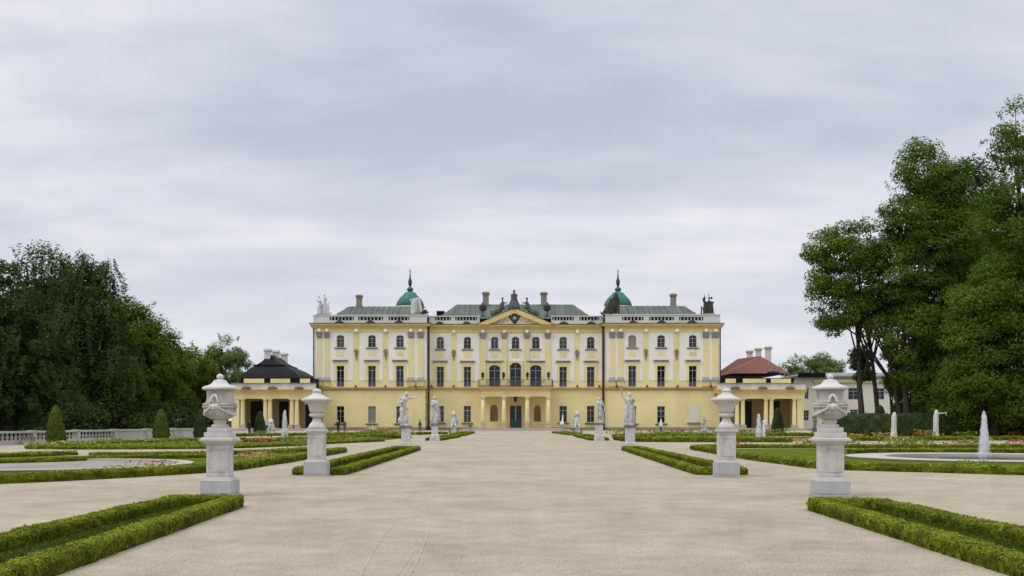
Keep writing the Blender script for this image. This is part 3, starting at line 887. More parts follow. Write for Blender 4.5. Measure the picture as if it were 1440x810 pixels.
# hanging lantern under the porch, small lamps on the string course
bm = bmesh.new(); X = wx(724.6, DP + 2); Z = wz(560.5, DP + 2)
box(bm, X - .02, X + .02, DP + 1.98, DP + 2.02, Z + .4, zz(557.6)); lathe(bm, X, DP + 2, [(.05, Z + .42), (.3, Z + .25), (.24, Z - .35), (.1, Z - .5)], 6); ball(bm, (X, DP + 2, Z - .52), .09, 6)
build('lantern', bm, 'iron_dark', palace)
for px, D in ((500.8, DW), (542.6, DW), (584.8, DW), (607.2, DC), (638.3, DC), (811.6, DC), (842.6, DC), (867, DW), (909.6, DW), (952.4, DW), (999, DW)):
    bm = bmesh.new(); X = wx(px, D); Z = wz(544.2, D)
    box(bm, X - .16, X + .16, D - .52, D - .31, Z - .02, Z + .16); frustum(bm, X, D - .42, Z + .16, Z + .3, .16, .1, .05, .04); box(bm, X - .04, X + .04, D - .31, D - .02, Z, Z + .08)
    build('flood_lamp', bm, 'iron_dark', palace)

# ---- pediment
bm = bmesh.new()
ax, az = wx(723.8, DC), wz(433.6, DC)
lx, rx = wx(673.8, DC), wx(775.4, DC); bz = wz(456.9, DC) + .003
def prism(bm, pts, y0, y1):
    a = [bm.verts.new((x, y0, z)) for x, z in pts]; b = [bm.verts.new((x, y1, z)) for x, z in pts]
    bm.faces.new(a); bm.faces.new(list(reversed(b)))
    for i in range(len(pts)):
        j = (i + 1) % len(pts); bm.faces.new((a[i], b[i], b[j], a[j]))
    bmesh.ops.recalc_face_normals(bm, faces=bm.faces)
prism(bm, [(lx + 1.2, bz), (rx - 1.2, bz), (ax, az - .7)], DC - .48, DC + 1.2)
ped = build('pediment', bm, 'plaster_white', palace)
bm = bmesh.new()
dxl, dzl = ax - lx, az - bz
for (qx, sgn) in ((lx, 1), (rx, -1)):
    prism(bm, [(qx - sgn * .5, bz), (qx + sgn * 1.55, bz), (ax, az - .82), (ax, az - .02)], DC - .95, DC + .9)
for f in bm.faces: pass
build('raking_cornice', bm, 'plaster_cornice', ped)
bm = bmesh.new()
for (qx, sgn) in ((lx, 1), (rx, -1)):
    prism(bm, [(qx - sgn * .6, bz + .0), (qx - sgn * .45, bz + .0), (ax, az - .016), (ax, az + .06)], DC - 1.0, DC + 1.0)
build('pediment_flashing', bm, 'roof_dark', ped)
# dark coat of arms: shield, crown, mantle, and gilt scrolls at both sides
X = wx(723.6, DC); Y = DC - .56
def P(px, py): return (wx(px, DC), wz(py, DC))
sp = [('e', (X, Y, wz(448.5, DC)), (.55, .22, .75)), ('e', (X, Y, wz(441.5, DC)), (.62, .24, .32)), ('c', (X - .9, Y, wz(443.5, DC)), .16, (X - .45, Y, wz(449, DC)), .26), ('c', (X + .9, Y, wz(443.5, DC)), .16, (X + .45, Y, wz(449, DC)), .26),
      ('c', (X - .55, Y, wz(440.5, DC)), .16, (X + .55, Y, wz(440.5, DC)), .16), ('c', (X, Y, wz(452, DC)), .36, (X, Y, wz(454.6, DC)), .12), ('e', (X, Y, wz(438.4, DC)), (.2, .14, .2))]
build('coat_of_arms', fuse(sp, .07, 2), 'bronze_dark', ped, smooth=True)
bm = bmesh.new(); ball(bm, (X, Y - .17, wz(448.6, DC)), (.28, .1, .42), 10); build('shield', bm, 'base_slate', ped, smooth=True)
sp = []
for s in (-1, 1):
    for k in range(7):
        f = k / 6
        sp.append(('e', (X + s * (1.1 + 1.7 * f), Y + .02, wz(450.5 + 2.6 * f, DC) + .12 * math.sin(k * 1.9)), (.28 - .1 * f, .1, .2 - .06 * f)))
build('scroll_relief', fuse(sp, .06, 2), 'plaster_cornice', ped, smooth=True)

# ---- parapets
parapet(wx(441.4, DW), wx(600.4, DW), DW, 444.3, 455.4, [(464, 498), (504, 539), (546.6, 576.2)], eyebrows=[(472, 484.8), (515, 528.4), (555.5, 568.2)])
parapet(wx(851, DW), wx(1012.2, DW), DW, 443.6, 455.4, [(874.4, 904.6), (912.4, 947.4), (954.6, 988.6)], eyebrows=[(883.6, 895.4), (922.6, 936.2), (965, 979.2)])
parapet(wx(603.2, DC), wx(674.6, DC), DC, 445.6, 456.9, [(612, 634.6), (640.4, 671)], eyebrows=[(612.8, 624.6), (650.4, 662.6)])
parapet(wx(775.0, DC), wx(848.2, DC), DC, 445.6, 456.9, [(776.6, 806.8), (814.6, 842)], eyebrows=[(785.6, 799.4), (824.4, 837.4)])
# ---- roofs
hip_roof(palace, wx(463.6, DW), wx(603, DW), DW + .6, DW + 21, wz(446.5, DW), wz(431.0, DW + 7), 1.9, 6.4, 'roof_patina')
hip_roof(palace, wx(848, DW), wx(989.6, DW), DW + .6, DW + 21, wz(446.5, DW), wz(430.2, DW + 7), 1.9, 6.4, 'roof_patina')
hip_roof(palace, wx(613.4, DC), wx(835.4, DC), DC + .6, DC + 19, wz(448, DC), wz(428.2, DC + 7), 2.9, 6.4, 'roof_patina')
roof_chimney(505.2, 415.0, 431.5, 7.6, DW + 8); roof_chimney(946.8, 413.4, 431.5, 7.6, DW + 8)
roof_chimney(683.2, 411.0, 430, 8.2, DC + 6.6); roof_chimney(764.8, 411.2, 430, 8.2, DC + 6.6)
bm = bmesh.new(); D = DC + 9; box(bm, wx(613.8, D), wx(624.6, D), D, D + 2, wz(446, D), wz(437.2, D)); build('roof_dormer', bm, 'roof_dark', palace)
# ---- green onion domes of the two towers behind the wings
for px in (576.7, 869.0):
    D = DW + 16
    k = D / F; X = wx(px, D)
    bm = bmesh.new()
    zb = wz(431, D)
    lathe(bm, X, D, [(18.9 * k, wz(441, D) - 2), (18.9 * k, zb - .3), (19.6 * k, zb - .28), (19.6 * k, zb)], 32)
    tw = build('tower', bm, 'plaster_yellow', palace)
    bm = bmesh.new()
    prof = [(19.4, 431.0), (19.2, 428.6), (18.2, 425.4), (16.4, 422.0), (13.8, 418.8), (11.2, 416.4), (9.0, 414.0), (7.4, 412.0), (5.4, 410.8)]
    lathe(bm, X, D, [(r * k, wz(p, D)) for r, p in prof], 48, mod=lambda a, r, z: r * (1 + .018 * (abs(math.sin(a * 8)) ** 6)))
    build('dome', bm, 'copper', tw, smooth=True)
    bm = bmesh.new()
    prof = [(4.2, 411.2), (3.2, 410.2), (3.4, 409.2), (4.6, 407.8), (4.5, 406.4), (3.2, 404.8), (1.6, 403.4), (1.3, 402.6)]
    lathe(bm, X, D, [(r * k, wz(p, D)) for r, p in prof], 20); build('lantern_bulb', bm, 'copper_dark', tw, smooth=True)
    bm = bmesh.new()
    prof = [(1.2, 402.8), (2.2, 400.6), (2.8, 397.4), (2.5, 394.2), (1.6, 392.0), (1.0, 390.0), (.8, 386), (.5, 381), (.35, 378)]
    lathe(bm, X, D, [(r * k, wz(p, D)) for r, p in prof], 12)
    ball(bm, (X, D, wz(388.6, D)), .14, 8); capsule(bm, (X - .22, D, wz(381.4, D)), .03, (X + .22, D, wz(381.4, D)), .03, 6)
    build('spire', bm, 'bronze_dark', tw, smooth=True)
# ---- downpipes
for px, D, w in ((602.6, DW - .2, .34), (848.4, DW - .2, .34), (440.9, DW - .16, .12), (1013.0, DW - .16, .12), (599.2, DW - .12, .05)):
    bm = bmesh.new(); X = wx(px, D)
    zt = wz(458 if w > .1 else 545, D)
    tube(bm, [(X, D, .05), (X, D, zt)], [w / 2 + .02, w / 2 + .02], 8)
    for k in range(6): Zk = .6 + (zt - 1) * k / 5; tube(bm, [(X, D, Zk), (X, D, Zk + .1)], [w / 2 + .07] * 2, 8)
    if w > .2:
        frustum(bm, X, D, zt - .5, zt, w / 2, w / 2, w * .9, w * .8); box(bm, X - w * .8, X + w * .8, D - w * .7, D + w * .5, 0, .5)
    build('downpipe', bm, 'pipe_brown', palace)

# =================================================================== SIDE PAVILIONS
def pavilion(lab, x0p, x1p, cols, dark, DF_, attic, pier=None, doors='dark_interior'):
    """low wing with an open colonnade; pixel data on the front plane DF_"""
    t = empty('pavilion', (wx((x0p + x1p) / 2, DF_), DF_, 0), lab, 'pavilion')
    D = DF_; x0, x1 = wx(x0p, D), wx(x1p, D)
    def Z(p): return wz(p, D)
    bm = bmesh.new(); box(bm, x0 - .3, x1 + .3, D - 1.0, D + 5, 0, .34); box(bm, x0 - .2, x1 + .2, D - 1.5, D - 1.003, 0, .18); build('plinth', bm, 'column_base', t)
    # back wall with dark openings
    ops = [(wx(a, D + 4), wx(b, D + 4), .34, Z(563.5), 0.0) for a, b in dark]
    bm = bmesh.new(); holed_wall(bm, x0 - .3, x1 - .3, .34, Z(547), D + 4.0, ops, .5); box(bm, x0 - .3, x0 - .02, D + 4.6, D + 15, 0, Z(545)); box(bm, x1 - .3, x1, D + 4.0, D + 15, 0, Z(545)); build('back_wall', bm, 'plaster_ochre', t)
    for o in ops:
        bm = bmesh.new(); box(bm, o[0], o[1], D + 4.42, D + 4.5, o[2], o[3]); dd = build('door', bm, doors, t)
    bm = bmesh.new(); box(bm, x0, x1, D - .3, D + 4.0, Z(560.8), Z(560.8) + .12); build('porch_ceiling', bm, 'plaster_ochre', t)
    bm = bmesh.new()
    box(bm, x0 - .25, x1 + .1, D - .42, D + .5, Z(560.8), Z(556)); box(bm, x0 - .3, x1 + .15, D - .46, D + .5, Z(556) + .003, Z(552.4)); build('entablature', bm, 'plaster_yellow', t)
    bm = bmesh.new()
    box(bm, x0 - .5, x1 + .4, D - .85, D + 4.5, Z(548.6), Z(547.0)); box(bm, x0 - .4, x1 + .3, D - .65, D + 4.5, Z(552.4) + .003, Z(548.6) - .003); build('cornice', bm, 'plaster_cornice', t)
    bm = bmesh.new(); box(bm, x0 - .3, x1 + .25, D - .45, D + 1.0, Z(547) + .003, Z(539.4)); pr = build('parapet', bm, 'parapet_grey', t)
    bm = bmesh.new(); box(bm, x0 - .4, x1 + .35, D - .6, D + 1.1, Z(539.4) + .003, Z(538.6)); build('coping', bm, 'roof_flat_grey', pr)
    for f in (.17, .5, .83):
        bm = bmesh.new(); X = x0 + (x1 - x0) * f
        lathe(bm, X, D - .7, [(.75, Z(547) + .004), (.68, Z(547) + .15), (.4, Z(547) + .3), (.02, Z(547) + .36)], 12); build('eyebrow_cap', bm, 'bronze_dark', t)
    for p in cols:
        xc = wx(p, D); r = .33; zt = Z(560.8) - .003; zb = .34
        bm = bmesh.new(); h = zt - zb
        lathe(bm, xc, D, [(r, zb + .62), (r, zb + .35 * h), (r * .86, zt - .34), (r * .96, zt - .30), (r * .88, zt - .26), (r * .9, zt - .2), (r * 1.15, zt - .13)], 18); box(bm, xc - .4, xc + .4, D - .4, D + .4, zt - .13, zt)
        c = build('column', bm, 'column_yellow', t, smooth=False)
        bm = bmesh.new(); box(bm, xc - .47, xc + .47, D - .47, D + .47, zb, zb + .45); lathe(bm, xc, D, [(.43, zb + .45), (.44, zb + .53), (.35, zb + .62)], 18); build('base', bm, 'column_base', c)
    for a, b in (pier or []):
        bm = bmesh.new(); box(bm, wx(a, D), wx(b, D), D - .3, D + 4.0, .34, Z(560.8) - .003); build('pier', bm, 'plaster_yellow', t)
    # attic behind the parapet
    bm = bmesh.new(); box(bm, x0 + .2, x1 - .6, D + 3.0, D + 14, Z(547), wz(531.6, D + 3)); at = build('attic', bm, 'roof_dark', t)
    for a, b in attic:
        bm = bmesh.new(); box(bm, wx(a, D + 3), wx(b, D + 3), D + 2.9, D + 2.998, wz(538.8, D + 3) - .4, wz(532.6, D + 3)); build('attic_panel', bm, 'plaster_yellow', at)
    return t
DL = 158.0
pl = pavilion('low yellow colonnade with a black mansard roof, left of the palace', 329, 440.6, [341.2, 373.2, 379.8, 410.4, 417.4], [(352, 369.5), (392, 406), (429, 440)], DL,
              [(343, 371.4), (380.6, 408), (422, 436)], pier=[(326.5, 337.0)])
def mansard(parent, bl, br, bz, kl, kr, kz, al, ar, azp, D, m):
    """two-stage roof: pixels of eaves, break and ridge on the plane D; runs back in depth"""
    bm = bmesh.new()
    L = 10.0
    prof = [(bl, br, bz, 0.0), ((bl * .80 + kl * .20), (br * .80 + kr * .20), bz * .60 + kz * .40, .6), ((bl * .42 + kl * .58), (br * .42 + kr * .58), bz * .26 + kz * .74, 1.5), (kl, kr, kz, 2.6), ((kl * .5 + al * .5), (kr * .5 + ar * .5), kz * .62 + azp * .38, 3.6), (al, ar, azp, 5.0)]
    rings = []
    for a, b, p, dy in prof:
        y0, y1 = D + dy, D + 2 * 5.0 + L - dy - 4
        s0 = wx(a, D + dy); s1 = wx(b, D + dy); z = wz(p, D + dy)
        rings.append([bm.verts.new(q) for q in ((s0, y0, z), (s1, y0, z), (s1, y1, z), (s0, y1, z))])
    for k in range(len(rings) - 1):
        for i in range(4):
            j = (i + 1) % 4; bm.faces.new((rings[k][i], rings[k][j], rings[k + 1][j], rings[k + 1][i]))
    bm.faces.new(rings[-1]); bm.faces.new(list(reversed(rings[0])))
    r = build('roof', bm, m, parent)
    bm = bmesh.new(); z = wz(kz, D + 2.6); s0, s1 = wx(kl, D + 2.6), wx(kr, D + 2.6)
    box(bm, s0 - .25, s1 + .25, D + 2.3, D + 2.58, z - .12, z + .10); box(bm, s1 - .02, s1 + .25, D + 2.6, D + 12, z - .12, z + .10)
    build('roof_ledge', bm, m, r)
    return r
rf = mansard(pl, 338.4, 421.5, 532.6, 359.6, 398.5, 513.6, 377.8, 381.0, 498.6, DL + 3.4, 'roof_dark')
for px, t_, b_, dd in ((376.6, 491.0, 500.5, 8), (388.0, 493.2, 505, 12), (399.6, 496.8, 510, 16)):
    D = DL + dd; bm = bmesh.new(); X = wx(px, D); w = 4.0 * D / F
    box(bm, X - w, X + w, D - .5, D + .5, wz(b_, D) - 2, wz(t_, D) - .3); box(bm, X - w * 1.35, X + w * 1.35, D - .65, D + .65, wz(t_, D) - .3, wz(t_, D) - .1); box(bm, X - w * 1.1, X + w * 1.1, D - .55, D + .55, wz(t_, D) - .1, wz(t_, D) + .05)
    build('chimney', bm, 'chimney_white', rf)
DRR = 163.0
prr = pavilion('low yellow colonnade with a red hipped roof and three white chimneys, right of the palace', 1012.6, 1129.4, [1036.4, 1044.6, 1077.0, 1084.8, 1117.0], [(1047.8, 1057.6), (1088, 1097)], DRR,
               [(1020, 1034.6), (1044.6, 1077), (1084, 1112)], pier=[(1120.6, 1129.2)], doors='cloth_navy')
bm = bmesh.new()
D = DRR + 4
# red hip roof whose ridge runs back from the front hip
E = [(wx(1030.5, D), D, wz(525, D)), (wx(1111, D), D, wz(525, D)), (wx(1111, D), D + 20, wz(525, D)), (wx(1030.5, D), D + 20, wz(525, D))]
T = [(wx(1082, D), D + 6, wz(500.6, D + 6)), (wx(1064, D), D + 14, wz(500.6, D + 6))]
v = [bm.verts.new(p) for p in E + T]
for f in ((0, 1, 4), (1, 2, 5, 4), (2, 3, 5), (3, 0, 4, 5), (3, 2, 1, 0)): bm.faces.new([v[i] for i in f])
bmesh.ops.recalc_face_normals(bm, faces=bm.faces)
rf = build('roof', bm, 'roof_red', prr)
bm = bmesh.new(); X = wx(1088, D)
lathe(bm, X, D + .5, [(1.15, wz(527, D)), (1.1, wz(524, D)), (.8, wz(522.4, D)), (.02, wz(521.6, D))], 16); build('roof_dormer', bm, 'roof_dark', rf)
for px, t_, b_, dd in ((1054.2, 493.8, 507, 20), (1066.4, 490.4, 504, 17), (1080.2, 488.4, 502, 11.5)):
    D = DRR + dd; bm = bmesh.new(); X = wx(px, D); w = 3.4 * D / F
    box(bm, X - w, X + w, D - .5, D + .5, wz(b_, D) - 2, wz(t_, D) - .3); bx = build('chimney', bm, 'chimney_white', rf)
    bm = bmesh.new(); box(bm, X - w * 1.35, X + w * 1.35, D - .65, D + .65, wz(t_, D) - .297, wz(t_, D) + .05); build('chimney_cap', bm, 'column_base', bx)
# cream office building behind the right pavilion
DB = 178.0
cb = empty('building', (wx(1190, DB), DB, 0), 'cream two-storey building with a grey flat roof behind the trees on the right', 'building')
xa, xb = wx(1118, DB), wx(1290, DB)
cops = [(wx(a, DB), wx(b, DB), wz(d, DB), wz(c, DB), 0.0) for a, b, c, d in ((1131, 1137.2, 546, 561), (1130.4, 1137.6, 577, 591.6), (1193, 1208.2, 545.6, 562), (1195.6, 1206.4, 576, 586), (1164, 1172, 546, 561), (1232, 1244, 546, 562), (1262, 1274, 546, 562))]
bm = bmesh.new(); holed_wall(bm, xa, xb, 0, wz(531, DB), DB, cops, .3)
box(bm, xa, xb, DB + .4, DB + 14, 0, wz(531, DB)); build('wall', bm, 'wall_cream', cb)
for o in cops: window(cb, o, DB, bars=1, sill=False)
bm = bmesh.new(); box(bm, wx(1144, DB), xb, DB - .35, DB - .004, wz(538, DB), wz(533.6, DB)); build('frieze', bm, 'plaster_yellow', cb)
bm = bmesh.new(); box(bm, xa - .3, xb + .3, DB - .7, DB + 14, wz(531, DB) + .003, wz(528.4, DB)); frustum(bm, (xa + xb) / 2, DB + 7, wz(528.4, DB) + .003, wz(522.6, DB), (xb - xa) / 2, 7.2, (xb - xa) / 2 - 3, 3); build('roof', bm, 'roof_flat_grey', cb)
bm = bmesh.new(); box(bm, wx(1120, DB), wx(1158, DB), DB - 1.2, DB - .702, wz(531, DB), wz(524.6, DB)); build('roof_parapet', bm, 'roof_dark', cb)

# =================================================================== HEDGES
def resample(pts, step, closed=False):
    pts = [np.array(p, float) for p in pts]
    if closed: pts = pts + [pts[0]]
    outp = []
    for a, b in zip(pts[:-1], pts[1:]):
        n = max(1, int(round(np.linalg.norm(b - a) / step)))
        for k in range(n): outp.append(a + (b - a) * k / n)
    if not closed: outp.append(pts[-1])
    return np.array(outp)
def hedge(lab, pts, w, h, dens, leaf, closed=False, m='boxwood', group='clipped box hedges of the parterre', step=.25, seed=0, name='box_hedge', cat='hedge', wob=.03):
    """clipped hedge along a ground line: rounded core plus leaves all over its skin"""
    P = resample(pts, step, closed); n = len(P)
    if closed:
        T = np.roll(P, -1, 0) - np.roll(P, 1, 0)
    else:
        T = np.gradient(P, axis=0)
    T /= np.linalg.norm(T, axis=1, keepdims=True) + 1e-9
    N2 = np.stack([-T[:, 1], T[:, 0]], 1)
    # corner stretching so that bends keep their width
    prof = np.array([(-.50, 0), (-.52, .35), (-.50, .75), (-.42, .95), (-.2, 1.0), (0, 1.02), (.2, 1.0), (.42, .95), (.50, .75), (.52, .35), (.50, 0)])
    k = len(prof)
    ph = np.linspace(0, n * step, n)
    wobh = 1 + wob * np.sin(ph * 2.1 + seed) + wob * rng.normal(0, .6, n)
    wobw = 1 + wob * np.sin(ph * 1.7 + seed * 2) + wob * rng.normal(0, .6, n)
    V = np.zeros((n, k, 3))
    for j, (a, b) in enumerate(prof):
        V[:, j, :2] = P + N2 * (a * w * wobw)[:, None]
        V[:, j, 2] = b * h * wobh
    V += rng.normal(0, .008 * (w / .35), V.shape) * np.array([1, 1, .8])
    i0 = np.arange(n if closed else n - 1); i1 = (i0 + 1) % n
    Q = []
    for j in range(k - 1):
        Q.append(np.stack([V[i0, j], V[i1, j], V[i1, j + 1], V[i0, j + 1]], 1))
    Q = np.concatenate(Q)
    if not closed:
        for e in (0, n - 1):
            c = np.array([*P[e], 0]);
            for j in range(k - 1): Q = np.concatenate([Q, [[V[e, j], V[e, j + 1], (V[e, j + 1] + c) / 2, (V[e, j] + c) / 2]]])
            for j in range(0, k - 1): Q = np.concatenate([Q, [[(V[e, j] + c) / 2, (V[e, j + 1] + c) / 2, c + [0, 0, h * .3], c + [0, 0, h * .3]]]])
    # leaves over the quads, area weighted
    d1 = Q[:, 1] - Q[:, 0]; d2 = Q[:, 3] - Q[:, 0]
    nr = np.cross(d1, d2); ar = np.linalg.norm(nr, axis=1); nr /= ar[:, None] + 1e-9
    cen = Q.mean(1); ref = cen - np.concatenate([cen[:, :2] * 0, (cen[:, 2:] * 0 + h * .4)], 1)
    # orient outward: away from the hedge axis
    ax = np.zeros_like(cen); ax[:, :2] = P[np.argmin(((cen[:, None, :2] - P[None, ::max(1, n // 400)]) ** 2).sum(2), axis=1) * max(1, n // 400) % n] if n < 4000 else cen[:, :2]
    ax[:, 2] = h * .4
    flip = np.sum(nr * (cen - ax), 1) < 0; nr[flip] *= -1
    cnt = int(ar.sum() * dens)
    pick = rng.choice(len(Q), cnt, p=ar / ar.sum())
    a, b = rng.random((cnt, 1)), rng.random((cnt, 1))
    C = Q[pick, 0] + d1[pick] * a + d2[pick] * b
    # clumpy relief: shoots stand out in tufts
    tuft = np.sin(C[:, 0] * 23 + C[:, 2] * 17) * np.sin(C[:, 1] * 21 - C[:, 2] * 13) * .5 + .5
    C += nr[pick] * (rng.uniform(-.5, .5, (cnt, 1)) * leaf + (tuft[:, None] - .5) * leaf * (.9 if leaf < .025 else .4))
    LQ = leaves(C, nr[pick], leaf, scatter=.34)
    new = rng.random(cnt) < np.clip((C[:, 2] / h - .45) * 1.7, .06, .88)  # pale shoots gather on top: lit tops and shaded sides put into the colour
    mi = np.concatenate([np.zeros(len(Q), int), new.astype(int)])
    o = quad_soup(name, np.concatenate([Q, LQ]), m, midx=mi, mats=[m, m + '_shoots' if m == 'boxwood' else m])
    setp(o, lab, cat, group)
    return o
def PX(*pix): return [G(x, y) for x, y in pix]

# the avenue's long narrow beds, framed by low box
def bed(lab, xi0, xi1, xo0, xo1, y0, y1, dens, leaf, step, w=.30):
    """closed loop of low box between the inner edge (xi) and the outer edge (xo), near end y0 to far end y1"""
    s = 1 if xi0 > xo0 else -1
    A0, A1, B0, B1 = xi0 - s * w / 2, xi1 - s * w / 2, xo0 + s * w / 2, xo1 + s * w / 2
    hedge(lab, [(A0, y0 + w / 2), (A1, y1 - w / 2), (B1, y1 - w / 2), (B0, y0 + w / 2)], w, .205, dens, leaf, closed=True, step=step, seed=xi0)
    sheet('soil', [(A0 - s * .1, y0 + .2), (A1 - s * .1, y1 - .2), (B1 + s * .1, y1 - .2), (B0 + s * .1, y0 + .2)], .006, 'soil')
    n = int(abs(A0 - B0) * (y1 - y0) * (2400 if y0 < 15 else 200))
    f = rng.random(n); g = rng.random(n); yy = y0 + .25 + (y1 - y0 - .5) * f
    a = A0 + (A1 - A0) * f; b = B0 + (B1 - B0) * f
    C = np.stack([a + (b - a) * (.08 + .84 * g), yy, np.zeros(n)], 1)
    gap = np.sin(C[:, 0] * 5.1 + 1.0) + np.sin(C[:, 1] * 1.9) + rng.normal(0, .5, n)
    C = C[gap > -1.0]; n = len(C)
    hh = rng.uniform(.02, .06, (n, 1)); d = rng.normal(0, .02, (n, 2)); s_ = .013 if y0 < 15 else .035
    t = rng.uniform(0, 6.28, n); side = np.stack([np.cos(t), np.sin(t), 0 * t], 1) * s_
    top = C + np.concatenate([d, hh], 1)
    setp(quad_soup('grass', np.stack([C - side, C + side, top + side * .4, top - side * .4], 1), 'grass_blade'), kind='stuff')
bed('nearest low box hedge framing a grass strip, left edge of the avenue', -4.38, -4.80, -6.16, -6.16, 5.0, 19.25, 2600, .017, .10)
bed('nearest low box hedge framing a grass strip, right edge of the avenue', 4.86, 5.10, 6.50, 6.45, 5.0, 18.6, 2600, .017, .10)
bed('low box hedge loop behind the horned urn, left of the avenue', -4.68, -4.74, -6.24, -6.20, 30.1, 55.5, 700, .03, .2, .34)
bed('low box hedge loop behind the horned urn, right of the avenue', 5.20, 5.68, 6.72, 6.75, 30.2, 55.5, 700, .03, .2, .34)
bed('low box hedge loop behind the cloaked slender statue, left of the avenue', -5.35, -4.66, -6.60, -6.3, 80.8, 98, 260, .05, .4, .4)
bed('low box hedge loop beside the slender statue with a tree stump, right of the avenue', 5.98, 5.95, 7.4, 7.5, 81.2, 104, 260, .05, .4, .4)
bed('farthest low box hedge loop before the small vase, left of the avenue', -4.7, -4.5, -6.2, -6.2, 104, 129, 200, .06, .5, .45)
bed('farthest low box hedge loop before the small jet, right of the avenue', 5.9, 4.8, 7.2, 7.0, 109, 129, 200, .06, .5, .45)

# parterre beds left
LH = dict(dens=330, leaf=.042, step=.3)
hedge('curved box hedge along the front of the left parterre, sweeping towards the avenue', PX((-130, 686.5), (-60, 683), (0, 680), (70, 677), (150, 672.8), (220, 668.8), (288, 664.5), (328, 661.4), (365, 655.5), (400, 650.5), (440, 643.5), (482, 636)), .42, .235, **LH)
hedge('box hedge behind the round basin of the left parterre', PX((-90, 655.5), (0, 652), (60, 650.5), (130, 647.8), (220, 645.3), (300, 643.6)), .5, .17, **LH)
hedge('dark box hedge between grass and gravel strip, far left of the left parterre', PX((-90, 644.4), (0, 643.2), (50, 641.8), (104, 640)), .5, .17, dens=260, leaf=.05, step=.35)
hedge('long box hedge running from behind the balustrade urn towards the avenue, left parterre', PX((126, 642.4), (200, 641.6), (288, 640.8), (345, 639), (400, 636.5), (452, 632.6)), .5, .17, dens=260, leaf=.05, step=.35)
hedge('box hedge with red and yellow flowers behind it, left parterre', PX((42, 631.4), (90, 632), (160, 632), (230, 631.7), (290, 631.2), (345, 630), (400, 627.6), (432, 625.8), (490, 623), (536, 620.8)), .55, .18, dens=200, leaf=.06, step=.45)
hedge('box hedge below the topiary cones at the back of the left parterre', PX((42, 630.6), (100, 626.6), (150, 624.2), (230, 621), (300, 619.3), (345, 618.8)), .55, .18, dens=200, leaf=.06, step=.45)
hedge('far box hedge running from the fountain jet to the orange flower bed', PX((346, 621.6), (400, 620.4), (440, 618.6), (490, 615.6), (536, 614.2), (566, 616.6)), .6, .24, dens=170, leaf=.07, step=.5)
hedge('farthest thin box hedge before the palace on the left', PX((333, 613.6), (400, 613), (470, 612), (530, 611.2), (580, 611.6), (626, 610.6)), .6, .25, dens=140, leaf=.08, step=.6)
sheet('lawn', PX((130, 646), (258, 664), (330, 659), (400, 648), (470, 635), (440, 634), (345, 640), (290, 642.6)), .004, 'lawn')
sheet('lawn', PX((-120, 680), (0, 676), (150, 669.5), (256, 664), (110, 650), (0, 652.5), (-120, 657)), .004, 'lawn')
sheet('lawn', PX((-120, 653.5), (0, 650), (130, 646), (290, 642), (290, 640.8), (100, 641.2), (0, 643.4), (-120, 645)), .006, 'lawn')
sheet('lawn', PX((50, 631.2), (160, 631.4), (290, 630.6), (345, 629.4), (440, 625), (536, 620.2), (566, 616.2), (536, 614.4), (440, 618.8), (345, 619.4), (230, 621.4), (100, 627)), .004, 'lawn')
# parterre beds right
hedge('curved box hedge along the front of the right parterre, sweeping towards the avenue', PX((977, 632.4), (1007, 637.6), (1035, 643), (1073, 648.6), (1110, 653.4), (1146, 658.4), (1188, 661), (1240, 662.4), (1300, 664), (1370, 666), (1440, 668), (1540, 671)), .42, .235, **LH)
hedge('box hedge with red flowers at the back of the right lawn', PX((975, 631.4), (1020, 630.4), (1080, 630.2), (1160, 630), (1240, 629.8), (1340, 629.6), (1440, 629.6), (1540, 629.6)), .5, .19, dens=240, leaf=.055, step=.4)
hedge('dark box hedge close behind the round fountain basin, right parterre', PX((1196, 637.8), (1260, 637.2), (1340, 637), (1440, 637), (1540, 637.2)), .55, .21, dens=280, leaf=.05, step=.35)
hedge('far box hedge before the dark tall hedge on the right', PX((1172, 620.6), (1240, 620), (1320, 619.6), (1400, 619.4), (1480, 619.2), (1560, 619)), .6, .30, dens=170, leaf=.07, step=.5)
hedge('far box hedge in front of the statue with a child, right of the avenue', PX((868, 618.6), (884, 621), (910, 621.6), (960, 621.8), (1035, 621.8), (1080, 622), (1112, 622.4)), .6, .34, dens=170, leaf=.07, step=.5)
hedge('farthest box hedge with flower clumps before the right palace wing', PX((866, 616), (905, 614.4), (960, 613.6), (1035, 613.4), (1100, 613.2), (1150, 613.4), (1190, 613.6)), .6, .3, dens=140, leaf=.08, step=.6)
sheet('lawn', PX((980, 632.2), (1010, 636.6), (1075, 647), (1146, 656.6), (1240, 661), (1440, 666.4), (1540, 669), (1540, 630.2), (1240, 630.4), (1080, 630.8)), .004, 'lawn')
sheet('lawn', PX((870, 618.2), (900, 620.8), (1035, 621.2), (1108, 621.8), (1150, 614), (1035, 614), (905, 615)), .004, 'lawn')

# tall clipped hedge in front of the trees on the right
def wall_hedge(lab, pts, w, h, dens, leaf): hedge(lab, pts, w, h, dens, leaf, m='hedge_wall', group=None, step=.6, name='tall_hedge', cat='hedge', wob=.02)
wall_hedge('tall dark clipped hedge behind the two wrapped statues', [(29.6, 98), (38, 93.5), (46, 90), (58, 86)], 1.3, 2.1, 90, .10)

